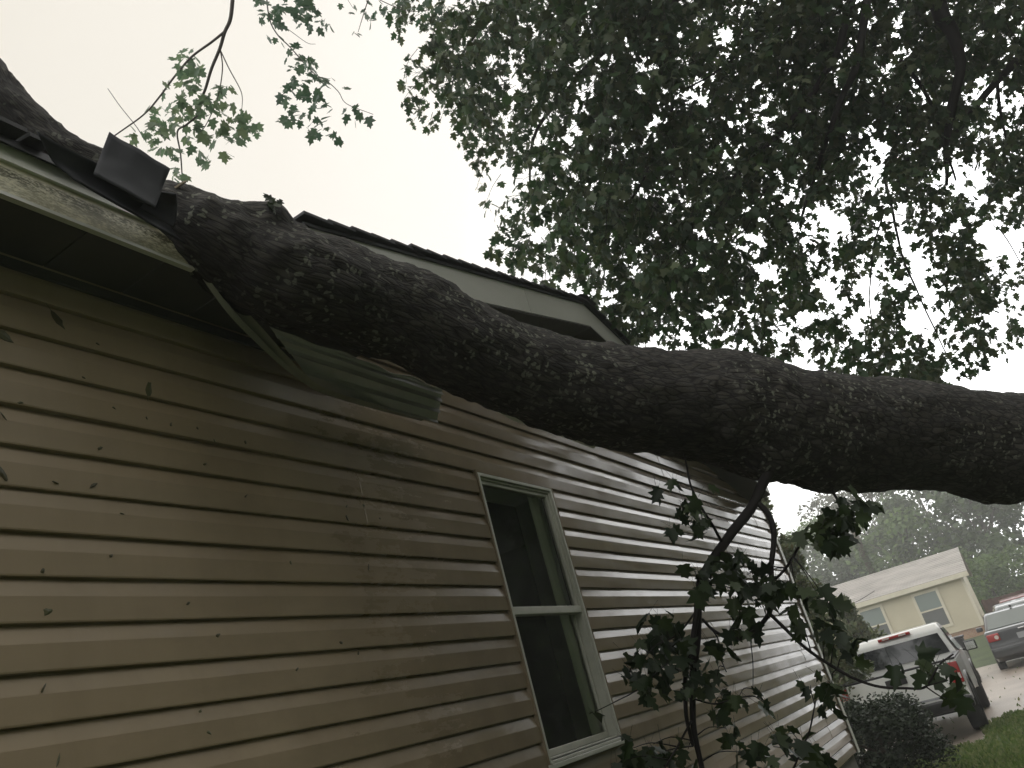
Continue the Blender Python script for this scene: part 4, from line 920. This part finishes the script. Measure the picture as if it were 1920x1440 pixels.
blob_tree('cedar_tree', (ce.x, ce.y, gz(ce.x, ce.y)), 2.75, 1.0, M_CEDAR, 'short bushy cedar in front of the tan neighbour house, left of its window', 'tree', n=9000, leaf=0.11, zlo=0.0, nclump=70, template='oval', trunk_r=0.06, cone=True, seed=9, lob=.3)
far = [(1505, 60, 9.5, 3.6, M_TREED, 'grey-green tree leftmost in the hazy tree line, beside the cedar'), (1580, 64, 11.5, 4.0, M_TREEG, 'hazy light green tree just left of the leaning utility pole'), (1660, 66, 13.6, 4.6, M_TREEB, 'hazy brownish tree in the tree line, right behind the utility pole'),
       (1740, 60, 14.5, 4.6, M_TREEB, 'tall thin-leaved brownish tree above the tan house roof'), (1765, 52, 10.2, 3.6, M_TREEG, 'rounded fresh green tree behind the right end of the tan roof'), (1835, 62, 15, 4.6, M_TREEB, 'tall sparse tree top with sky gaps at the right of the tree line'),
       (1875, 50, 12.5, 3.8, M_TREED, 'dense dark green tree at the right edge beyond the cars'), (1935, 47, 11.0, 3.5, M_TREED, 'dark leafy tree cut by the right picture edge'), (1700, 56, 8.0, 3.6, M_TREED, 'low dark tree directly behind the middle of the tan roof'), (1620, 58, 7.0, 3.6, M_TREED, 'low grey tree behind the left end of the tan roof'), (1545, 56, 6.0, 3.4, M_TREED, 'low dark tree behind the cedar and the far left end of the roof')]
for i, (x_, d_, h_, r_, m_, lab) in enumerate(far):
    b = at(x_, 1180, d_); b = (b[0], b[1], 0.5)
    blob_tree('background_tree', b, h_, r_, m_, lab, 'tree', n=(2600 if m_ is M_TREEB else 5200), leaf=.36, zlo=0.05, nclump=34, group='hazy trees behind the tan house', seed=20 + i, trunk_r=.22)
for i, (x_, d_, h_, r_, lab) in enumerate([(1880, 43, 3.2, 2.2, 'bright green shrub mass behind the cars, above the red-brown fence'), (1850, 45, 4.2, 1.6, 'leafy vine-covered shrub right beside the tan house end wall'), (1935, 44, 3.6, 2.2, 'green shrub behind the maroon vehicle at the right edge')]):
    b = at(x_, 1150, d_); blob_tree('shrub', (b[0], b[1], .5), h_, r_, M_TREEG, lab, 'shrub', n=3500, leaf=.2, zlo=0, nclump=26, seed=50 + i, trunk_r=.06, group='shrubs behind the cars')

# unseen wood on the right, shaped to darken what the siding and window mirror
def unseen_woods():
    n = 30000; pos = []; rr = random.Random(77)
    while len(pos) < n:
        az = rr.uniform(9, 175); d = rr.uniform(30, 44) if az < 30 else rr.uniform(22, 34)
        elv = 11.5 if az < 17 else (10.5 + (az - 17) * 1.3 if az < 30 else (28 if az < 48 else (39 if az < 118 else 14)))
        elv += 3.0 * noise.noise(Vector((az * .25, 0, 0))) + 1.5 * noise.noise(Vector((az * .9, 3, 0)))
        h = EYE + d * math.tan(math.radians(elv)); z = h * rr.random() ** .8
        if noise.noise(Vector((az * .3, z * .45, d * .2))) < -.35: continue
        pos.append((DW + d * math.sin(math.radians(az)), d * math.cos(math.radians(az)), z + .2))
    a = NR.normal(0, 1, (n, 3)); b = NR.normal(0, 1, (n, 3)); o = scatter('unseen_woods', pos, a, b, NR.uniform(.5, 1.2, n), M_TREED, None, 'quad')
    # opaque sheet added inside the wood to close sky gaps in the reflections
    bm = bmesh.new(); bm.from_mesh(o.data); prev = None
    for az in np.arange(9, 176, 1.5):
        d = 45 if az < 30 else 35; elv = (10.0 if az < 17 else (10.0 + (az - 17) * 1.3 if az < 30 else (27 if az < 48 else (38 if az < 118 else 13)))) - 1.5 + 2.6 * noise.noise(Vector((az * .25, 0, 0)))
        h = EYE + d * math.tan(math.radians(elv)); col = []
        for k in range(7):
            q = d + 1.5 * noise.noise(Vector((az * .5, k, 1))); col.append(bm.verts.new((DW + q * math.sin(math.radians(az)), q * math.cos(math.radians(az)), h * k / 6)))
        if prev:
            for k in range(6): bm.faces.new((prev[k], col[k], col[k + 1], prev[k + 1]))
        prev = col
    bm.to_mesh(o.data); bm.free()
    tag(o, 'unseen dark wood on the right, shaped to darken the wall and window reflections', 'unseen_woods', kind='stuff')
unseen_woods()

# ------------------------------------------------------------------ utility pole and wires
pb_ = P(1650, 1110, 42); up_ = P(1600, 980, 42)
pole = empty('utility_pole', (pb_.x, pb_.y, 0.5), 'vine-covered wooden utility pole behind the tan neighbour house', 'utility pole')
h_ = 7.2; dx, dy = up_.x - pb_.x, up_.y - pb_.y; zz = up_.z - pb_.z
mb = MB(); mb.tube([(0, 0, -.2), (0, 0, h_)], [.20, .15], 12); mb.build('pole', M_POLE, pole, smooth=True)
mb = MB(); mb.box((-1.1, -.06, h_ - .5), (1.1, .06, h_ - .38)); mb.build('crossarm', M_POLE, pole)
for s_ in (-1, 0, 1):
    mb = MB(); mb.tube([(s_, 0, h_ - .38), (s_, 0, h_ - .2)], [.05, .035], 8); mb.build('insulator', M_NGLASS, pole, smooth=True)
pos = []; ax = []; nr = []; 
for i in range(1500):
    a = R.uniform(0, 6.283); z = R.uniform(0, h_ - 1.2); q = .16 + .14 * R.random() * (1 - z / h_ * .4); pos.append((math.cos(a) * q, math.sin(a) * q, z)); ax.append((math.cos(a), math.sin(a), -.6)); nr.append((math.cos(a), math.sin(a), .5))
scatter('vine', pos, ax, nr, [.14 * R.uniform(.6, 1.2) for _ in pos], M_TREED, pole, 'quad')

# ------------------------------------------------------------------ neighbour house
hc = P(1846, 1171, 33.5); ux = Vector((1, 0, 0)); th = math.atan2(ux.y, ux.x)
nh = empty('neighbour_house', (hc.x, hc.y, hc.z), 'tan single-storey house with pale shingle roof beyond the parked vehicles', 'house', rz=th + math.radians(1.0))
Lh, Dh, Hh = 15.0, 8.0, 2.22
mb = MB(); 
nz_ = 20
for k in range(nz_):
    z = k * Hh / nz_; z2 = (k + 1) * Hh / nz_
    mb.add([(-Lh, -.014, z), (0, -.014, z), (0, 0, z2), (-Lh, 0, z2), (-Lh, 0, z), (0, 0, z)], [(0, 1, 2, 3), (0, 4, 5, 1)])
mb.add([(0, 0, 0), (0, Dh, 0), (0, Dh, Hh), (0, Dh / 2, Hh + 1.15), (0, 0, Hh)], [(0, 1, 2, 3, 4)]); mb.add([(-Lh, 0, 0), (-Lh, Dh, 0), (-Lh, Dh, Hh), (-Lh, Dh / 2, Hh + 1.15), (-Lh, 0, Hh)], [(0, 1, 2, 3, 4)]); mb.add([(-Lh, Dh, 0), (0, Dh, 0), (0, Dh, Hh), (-Lh, Dh, Hh)], [(0, 1, 2, 3)])
mb.build('wall', M_NSID, nh)
mb = MB(); mb.box((-Lh, .03, -1.0), (-.02, Dh - .03, -.003)); mb.build('brick_base', M_BRICK, nh)
mb = MB(); o_ = .32; s_ = 1.15 / (Dh / 2)
nr_ = 15
for sd_ in (0, 1):
    for k in range(nr_):
        t0 = k / nr_; t1 = (k + 1) / nr_
        ya, yb2 = -o_ + (Dh / 2 + o_) * t0, -o_ + (Dh / 2 + o_) * t1; za, zb = Hh + s_ * ya + .03, Hh + s_ * yb2 + .03
        if sd_: ya, yb2 = Dh - ya, Dh - yb2
        mb.add([(-Lh - .25, ya, za + .02), (.28, ya, za + .02), (.28, yb2, zb + .004), (-Lh - .25, yb2, zb + .004), (-Lh - .25, ya, za), (.28, ya, za)], [(0, 1, 2, 3), (0, 4, 5, 1)])
rfn = mb.build('roof', M_NROOF, nh)
mb = MB(); mb.box((-Lh - .25, -o_ - .02, Hh - .26), (.28, -o_ + .01, Hh - .065)); mb.box((-Lh - .25, -o_ + .01, Hh - .24), (.28, 0, Hh - .22)); mb.build('fascia', M_NTRIM, nh)
mb = MB(); mb.box((-.10, -.03, 0), (.015, -.015, Hh - .24)); mb.box((.002, -.015, 0), (.017, .1, Hh - .24)); mb.build('corner_trim', M_NTRIM, nh)
for (xc, zc) in ((-1.62, 1.08), (-3.95, 1.08), (-8.6, 1.08)):
    mb = MB(); w, h2, t = .55, .80, .11
    mb.box((xc - w, -.045, zc - h2), (xc - w + t, -.015, zc + h2)); mb.box((xc + w - t, -.045, zc - h2), (xc + w, -.015, zc + h2)); mb.box((xc - w + t, -.045, zc - h2), (xc + w - t, -.015, zc - h2 + t)); mb.box((xc - w + t, -.045, zc + h2 - t), (xc + w - t, -.015, zc + h2)); mb.box((xc - w + t, -.05, zc - .03), (xc + w - t, -.015, zc + .03))
    wf = mb.build('window', M_NTRIM, nh)
    mb = MB(); mb.box((xc - w + t, -.026, zc + .03), (xc + w - t, -.02, zc + h2 - t)); mb.build('upper_pane', M_NGLASS, wf)
    mb = MB(); mb.box((xc - w + t, -.026, zc - h2 + t), (xc + w - t, -.02, zc - .03)); mb.build('lower_pane', M_NGLASS2, wf)
# service wire sagging in front of the roof
a_ = P(1440, 1040, 30); b_ = P(1603, 985, 41.8); c_ = P(1585, 1133, 33)
def wire(pts, label, r=.012):
    mb = MB(); base = Vector(pts[0]); c = catmull([tuple(Vector(p) - base) for p in pts], 10); mb.tube(c, r, 5); o = mb.build('wire', M_CABLE, smooth=True); o.location = base; tag(o, label, 'wire')
wire([P(1540, 1105, 32), P(1565, 1126, 32.2), P(1600, 1130, 32.4), P(1640, 1108, 32.8)], 'thin dark wire sagging in front of the tan house roof', .012)
wire([P(1700, 800, 26), P(1830, 735, 30), P(1935, 695, 34), P(2100, 620, 40)], 'thin overhead wire against the white sky above the trunk at right', .006)
# fence
fb = at(1850, 1150, 36); fe = empty('fence', (fb[0], fb[1], fb[2]), 'low dark red-brown board fence between the tan house and the maroon vehicle', 'fence', rz=math.radians(26))
mb = MB()
for i in range(24): mb.box((i * .16, 0, 0), (i * .16 + .148, .03, 1.25 + R.uniform(-.015, .015)))
mb.build('boards', M_FENCE, fe)
mb = MB()
for z in (.3, 1.0): mb.box((0, -.05, z), (3.84, -.003, z + .08))
mb.build('rail', M_FENCE, fe)
for i in range(3):
    mb = MB(); mb.box((i * 1.87, -.15, 0), (i * 1.87 + .09, -.053, 1.3)); mb.build('post', M_FENCE, fe)

# ------------------------------------------------------------------ vehicles
def wheel(parent, x, y, r, w, sgn):
    mb = MB(); pr = []
    seg = 28; rings = [(w / 2, r * .66), (w / 2, r * .93), (w * .36, r), (-w * .36, r), (-w / 2, r * .93), (-w / 2, r * .66)]
    for xx, rr in rings:
        for k in range(seg):
            a = 2 * math.pi * k / seg; mb.v.append((xx, math.cos(a) * rr, math.sin(a) * rr))
    for i in range(5):
        for k in range(seg): mb.f.append((i * seg + k, i * seg + (k + 1) % seg, (i + 1) * seg + (k + 1) % seg, (i + 1) * seg + k))
    t = mb.build('wheel', M_RUBBER, parent, smooth=True); t.location = (x, y, r)
    mb = MB(); mb.v = []
    for xx, rr in ((sgn * w * .42, r * .66), (sgn * w * .30, r * .55), (sgn * w * .38, r * .18), (sgn * w * .38, 0.001)):
        for k in range(seg):
            a = 2 * math.pi * k / seg; q = rr * (1 - .0 * (k % 4 == 0)); mb.v.append((xx, math.cos(a) * q, math.sin(a) * q))
    for i in range(3):
        for k in range(seg): mb.f.append((i * seg + k, i * seg + (k + 1) % seg, (i + 1) * seg + (k + 1) % seg, (i + 1) * seg + k))
    mb.build('rim', M_CHROME, t, smooth=True)
def side_body(mb, prof, hw, tum):
    mb.prism(prof, 'x', -hw, hw, shrink=lambda p: tum(p[1]))
def quad(mb, pts, t=(0, 0, 0)):
    a = [Vector(p) for p in pts]; n = (a[1] - a[0]).cross(a[2] - a[0]).normalized() * .008
    mb.add([p + n for p in a] + [p - n for p in a], [(0, 1, 2, 3), (7, 6, 5, 4)] + [(i, (i + 1) % 4 + 0, (i + 1) % 4 + 4, i + 4) for i in range(4)])
def pickup(loc, rz, label):
    t = empty('pickup_truck', loc, label, 'truck', rz=rz); hw = .87
    # bed: side panels with wheel arch, tailgate
    arch = [(1.02 + .43 * math.cos(a), .38 + .43 * math.sin(a)) for a in np.linspace(0, math.pi, 9)]
    pr = [(0.0, .52), (.55, .46)] + arch[::-1][1:-1] + [(1.5, .46), (2.02, .48), (2.02, 1.06), (0.0, 1.06)]
    for s in (-1, 1):
        mb = MB(); mb.prism(pr, 'x', s * (hw - .07), s * hw); mb.build('bed_side', M_PWHITE, t, bevel=.018)
        mb = MB(); mb.box((min(s * (hw - .11), s * (hw + .004)), -.005, 1.062), (max(s * (hw - .11), s * (hw + .004)), 2.0, 1.09)); mb.build('bed_rail', M_BLACK, t, bevel=.008)
        mb = MB(); mb.prism([(-.012, .74), (.10, .74), (.10, 1.03), (-.012, 1.03)], 'x', s * (hw - .155), s * (hw + .006)); tl = mb.build('tail_light', M_RED, t, bevel=.012)
        mb = MB(); mb.box((min(s * (hw - .15), s * (hw - .01)), -.018, .80), (max(s * (hw - .15), s * (hw - .01)), -.013, .875)); mb.build('reverse_lens', M_LENSW, tl)
        wheel(t, s * (hw - .10), 1.02, .345, .22, s); wheel(t, s * (hw - .10), 4.0, .345, .22, s)
        a = np.linspace(0, math.pi, 13)
        for yc in (1.02, 4.0):
            mb = MB(); mb.tube([(s * (hw + .004), yc + .44 * math.cos(q), .38 + .44 * math.sin(q)) for q in a], .022, 6)
            mb.build('fender_flare', M_BLACK, t, smooth=True)
    mb = MB(); mb.box((-hw + .16, -.01, .56), (hw - .16, .05, 1.055)); tg = mb.build('tailgate', M_PWHITE, t, bevel=.012)
    mb = MB(); mb.box((-hw + .16, -.016, .60), (hw - .16, -.0105, .63)); mb.build('crease', M_PSILVER, tg)
    mb = MB(); mb.box((-.15, -.035, .90), (.15, -.012, 1.0)); mb.build('handle', M_BLACK, tg, bevel=.02)
    mb = MB(); mb.box((-hw + .16, -.012, 1.057), (hw - .16, .05, 1.085)); mb.build('tailgate_cap', M_BLACK, tg, bevel=.006)
    mb = MB(); mb.box((-hw + .07, .06, .60), (hw - .07, 2.0, .64)); mb.build('bed_floor', M_BLACK, t)
    mb = MB(); mb.box((-hw - .02, -.16, .42), (hw + .02, -.02, .58)); bp = mb.build('rear_bumper', M_BLACK, t, bevel=.03)
    mb = MB(); mb.box((-.16, -.168, .445), (.16, -.162, .555)); mb.build('plate', M_PSILVER, bp)
    # cab
    tum = lambda z: 0.0 if z < 1.04 else (z - 1.04) * .30
    cab = [(2.04, .46), (3.55, .46), (3.55, .9), (3.62, 1.05), (3.05, 1.54), (2.75, 1.60), (2.20, 1.585), (2.10, 1.50), (2.04, 1.05)]
    mb = MB(); mb.prism(cab, 'x', -hw, hw, shrink=lambda p: tum(p[1])); mb.build('cab', M_PWHITE, t, bevel=.04, bseg=3)
    mb = MB(); quad(mb, [(-.74, 2.034, 1.10), (.74, 2.034, 1.10), (.66, 2.108, 1.475), (-.66, 2.108, 1.475)]); mb.build('rear_window', M_CARGLASS, t)
    mb = MB(); quad(mb, [(-.72, 3.60, 1.08), (.72, 3.60, 1.08), (.62, 3.08, 1.52), (-.62, 3.08, 1.52)]); mb.build('windshield', M_CARGLASS, t)
    for s in (-1, 1):
        mb = MB(); xo = lambda z: s * (hw - tum(z) + .004)
        quad(mb, [(xo(1.08), 2.18, 1.08), (xo(1.08), 3.40, 1.08), (xo(1.48), 2.98, 1.48), (xo(1.48), 2.24, 1.48)]); mb.build('side_window', M_CARGLASS, t)
        mb = MB(); mb.box((min(s * .87, s * 1.06), 3.25, 1.02), (max(s * .87, s * 1.06), 3.33, 1.06)); mb.box((min(s * .92, s * 1.12), 3.20, 1.0), (max(s * .92, s * 1.12), 3.30, 1.16)); mi = mb.build('mirror', M_BLACK, t, bevel=.02)
        mb = MB(); mb.box((min(s * .94, s * 1.10), 3.192, 1.02), (max(s * .94, s * 1.10), 3.198, 1.14)); mb.build('mirror_glass', M_CHROME, mi)
    mb = MB(); mb.box((-.27, 2.06, 1.515), (.27, 2.13, 1.565)); br = mb.build('brake_light', M_RED, t, bevel=.012)
    for xx in (-.2, .08):
        mb = MB(); mb.box((xx, 2.052, 1.53), (xx + .12, 2.058, 1.555)); mb.build('cargo_lens', M_LENSW, br)
    archf = [(4.0 + .43 * math.cos(a), .38 + .43 * math.sin(a)) for a in np.linspace(0, math.pi, 9)]
    hood = [(3.56, .46)] + archf[::-1][0:-1] + [(4.45, .46), (4.75, .5), (4.80, .72), (4.72, .95), (3.60, 1.06)]
    mb = MB(); mb.prism(hood, 'x', -hw + .005, hw - .005); mb.build('hood', M_PWHITE, t, bevel=.04, bseg=3)
    mb = MB(); mb.box((-hw, 4.8, .42), (hw, 4.92, .60)); mb.build('front_bumper', M_BLACK, t, bevel=.03)
    mb = MB(); mb.box((-hw + .12, .3, .36), (hw - .12, 4.7, .47)); mb.build('chassis', M_BLACK, t)
    return t
rwp = PG(1850, 1366)
pickup((rwp.x - .80, rwp.y - 1.0, gz(rwp.x, rwp.y)), math.radians(1.5), 'white pickup truck seen from behind, parked past the house corner')

def car(name, loc, rz, paint_m, glass_m, label, cat, prof, cab, hw, wr, wy, tail=True, front=False, gl_r=None, gl_f=None, sidew=None):
    t = empty(name, loc, label, cat, rz=rz); zc = min(p[1] for p in cab) + .02
    tum = lambda z: max(0, z - zc) * .32 + max(0, .55 - z) * .12
    mb = MB(); mb.prism(prof, 'x', -hw, hw, shrink=lambda p: tum(p[1])); mb.build('body', paint_m, t, bevel=.055, bseg=3)
    mb = MB(); mb.prism(cab, 'x', -hw + .05, hw - .05, shrink=lambda p: tum(p[1])); mb.build('cabin', paint_m, t, bevel=.05, bseg=3)
    def gq(y0, z0, y1, z1, nm, out):
        a = hw - .05 - tum(z0) - .07; b = hw - .05 - tum(z1) - .08; d = Vector((0, y1 - y0, z1 - z0)).normalized(); n = Vector((0, -d.z, d.y)) * out
        mb = MB(); quad(mb, [(-a, y0 + n.y, z0 + n.z), (a, y0 + n.y, z0 + n.z), (b, y1 + n.y, z1 + n.z), (-b, y1 + n.y, z1 + n.z)]); return mb.build(nm, glass_m, t)
    gq(*gl_r, 'rear_window', .006); gq(*gl_f, 'windshield', -.006)
    for s in (-1, 1):
        mb = MB(); f = lambda y, z: (s * (hw - .05 - tum(z) + .006), y, z); quad(mb, [f(*sidew[0]), f(*sidew[1]), f(*sidew[2]), f(*sidew[3])]); mb.build('side_window', M_CARGLASS, t)
        for y in wy: wheel(t, s * (hw - .09), y, wr, .2, s)
        mb = MB(); mb.box((min(s * hw, s * (hw + .18)), sidew[1][0] - .25, zc), (max(s * hw, s * (hw + .18)), sidew[1][0] - .12, zc + .13)); mb.build('mirror', paint_m, t, bevel=.03)
    return t
sp = PG(1862, 1262); 
prof = [(.0, .34), (.0, .62), (.05, .98), (.22, 1.02), (3.4, .98), (4.35, .80), (4.62, .62), (4.62, .32), (4.2, .22), (.3, .22)]
cabp = [(.55, .98), (1.15, 1.36), (1.45, 1.43), (2.5, 1.43), (2.85, 1.36), (3.6, .96)]
sed = car('sedan', (sp.x + 1.12, sp.y - .75, gz(sp.x, sp.y)), math.radians(2), M_PGREY, M_CARGLASSG, 'dark grey sedan parked nose away at the right edge, tail light lit red', 'car', prof, cabp, .89, .32, (.95, 3.7),
          gl_r=(.60, 1.02, 1.14, 1.37), gl_f=(3.5, 1.01, 2.9, 1.36), sidew=[(1.0, 1.03), (3.2, 1.03), (2.7, 1.35), (1.35, 1.37)])
sed['label'] = 'dark grey sedan with red tail light parked nose away at the right edge'
for s in (-1, 1):
    mb = MB(); mb.box((min(s * .56, s * .86), -.02, .74), (max(s * .56, s * .86), .12, .93)); tl = mb.build('tail_light', M_RED, sed, bevel=.03)
    mb = MB(); mb.tube([(s * .64, -.028, .83), (s * .64, -.019, .83)], .05, 14); mb.build('reverse_lens', M_LENSW, tl)
mb = MB(); mb.box((-.95 + .06, -.10, .33), (.89, .02, .60)); bp = mb.build('rear_bumper', M_PGREY, sed, bevel=.05, bseg=3)
mb = MB(); mb.box((-.17, -.03, .68), (.17, -.012, .82)); mb.build('plate', M_PSILVER, sed)
mb = MB(); mb.box((-.09, -.008, .895), (.09, .03, .93)); mb.build('badge', M_CHROME, sed, bevel=.012)
mb = MB(); mb.box((-.03, 1.25, 1.43), (.03, 1.45, 1.49)); mb.build('antenna_fin', M_BLACK, sed, bevel=.012)
vp = P(1905, 1190, 27.5)
vprof = [(.0, .36), (.0, .95), (.9, 1.0), (4.3, 1.0), (4.6, .8), (4.65, .4), (4.2, .25), (.3, .25)]
vcab = [(.15, .98), (.45, 1.6), (.8, 1.70), (3.1, 1.70), (3.35, 1.62), (4.0, .98)]
van = car('van', (vp.x + .45, vp.y, -.12), math.radians(3), M_PSILVER, M_CARGLASSG, 'silver van with large rear glass and wiper, parked between the sedan and the maroon vehicle', 'van', vprof, vcab, .92, .33, (.95, 3.7),
          gl_r=(.17, 1.05, .44, 1.56), gl_f=(3.95, 1.04, 3.4, 1.58), sidew=[(.6, 1.05), (3.5, 1.05), (3.15, 1.58), (.75, 1.58)])
mb = MB(); mb.tube([(-.6, .15, 1.04), (.1, .19, 1.12), (.75, .24, 1.22)], .012, 6); mb.build('wiper', M_BLACK, van, smooth=True)
rp = P(1905, 1160, 32)
red = car('maroon_vehicle', (rp.x + .40, rp.y + .5, 0.02), math.radians(3), M_PRED, M_CARGLASS, 'maroon vehicle at the back of the parked row, only its roof and side showing', 'car', vprof, vcab, .92, .33, (.95, 3.7),
          gl_r=(.17, 1.05, .44, 1.56), gl_f=(3.95, 1.04, 3.4, 1.58), sidew=[(.6, 1.05), (3.5, 1.05), (3.15, 1.58), (.75, 1.58)])
# wheeled bin
bp_ = PG(1805, 1262); bp_ = P(1797, 1238, 21)
bn = empty('wheelie_bin', (bp_.x, bp_.y, gz(bp_.x, bp_.y)), 'dark lidded rubbish bin standing beyond the right side of the white truck cab', 'bin')
mb = MB(); mb.add([(-.24, -.28, .06), (.24, -.28, .06), (.24, .28, .06), (-.24, .28, .06), (-.32, -.36, 1.05), (.32, -.36, 1.05), (.32, .36, 1.05), (-.32, .36, 1.05)], [(0, 3, 2, 1), (4, 5, 6, 7), (0, 1, 5, 4), (1, 2, 6, 5), (2, 3, 7, 6), (3, 0, 4, 7)]); mb.build('body', M_BIN, bn, bevel=.02)
mb = MB(); mb.box((-.34, -.38, 1.055), (.34, .40, 1.12)); mb.build('lid', M_BIN, bn, bevel=.02)
for s in (-1, 1):
    mb = MB(); mb.tube([(s * .22, .33, .11), (s * .29, .33, .11)], .11, 14); mb.build('wheel', M_RUBBER, bn, smooth=True)

# ------------------------------------------------------------------ rain haze
mb = MB(); mb.box((-45, -8, -1), (45, 100, 22)); hz = mb.build('haze', None)
hm = bpy.data.materials.new('rain_haze'); hm.use_nodes = True; hm.node_tree.nodes.clear()
ho = hm.node_tree.nodes.new('ShaderNodeOutputMaterial'); hv = hm.node_tree.nodes.new('ShaderNodeVolumePrincipled')
hv.inputs['Color'].default_value = (0.93, 0.94, 0.92, 1); hv.inputs['Density'].default_value = 0.0044; hv.inputs['Anisotropy'].default_value = 0.2
hm.node_tree.links.new(hv.outputs[0], ho.inputs['Volume']); hz.data.materials.append(hm)
tag(hz, 'pale rain haze filling the air over the yard', 'haze', kind='stuff')
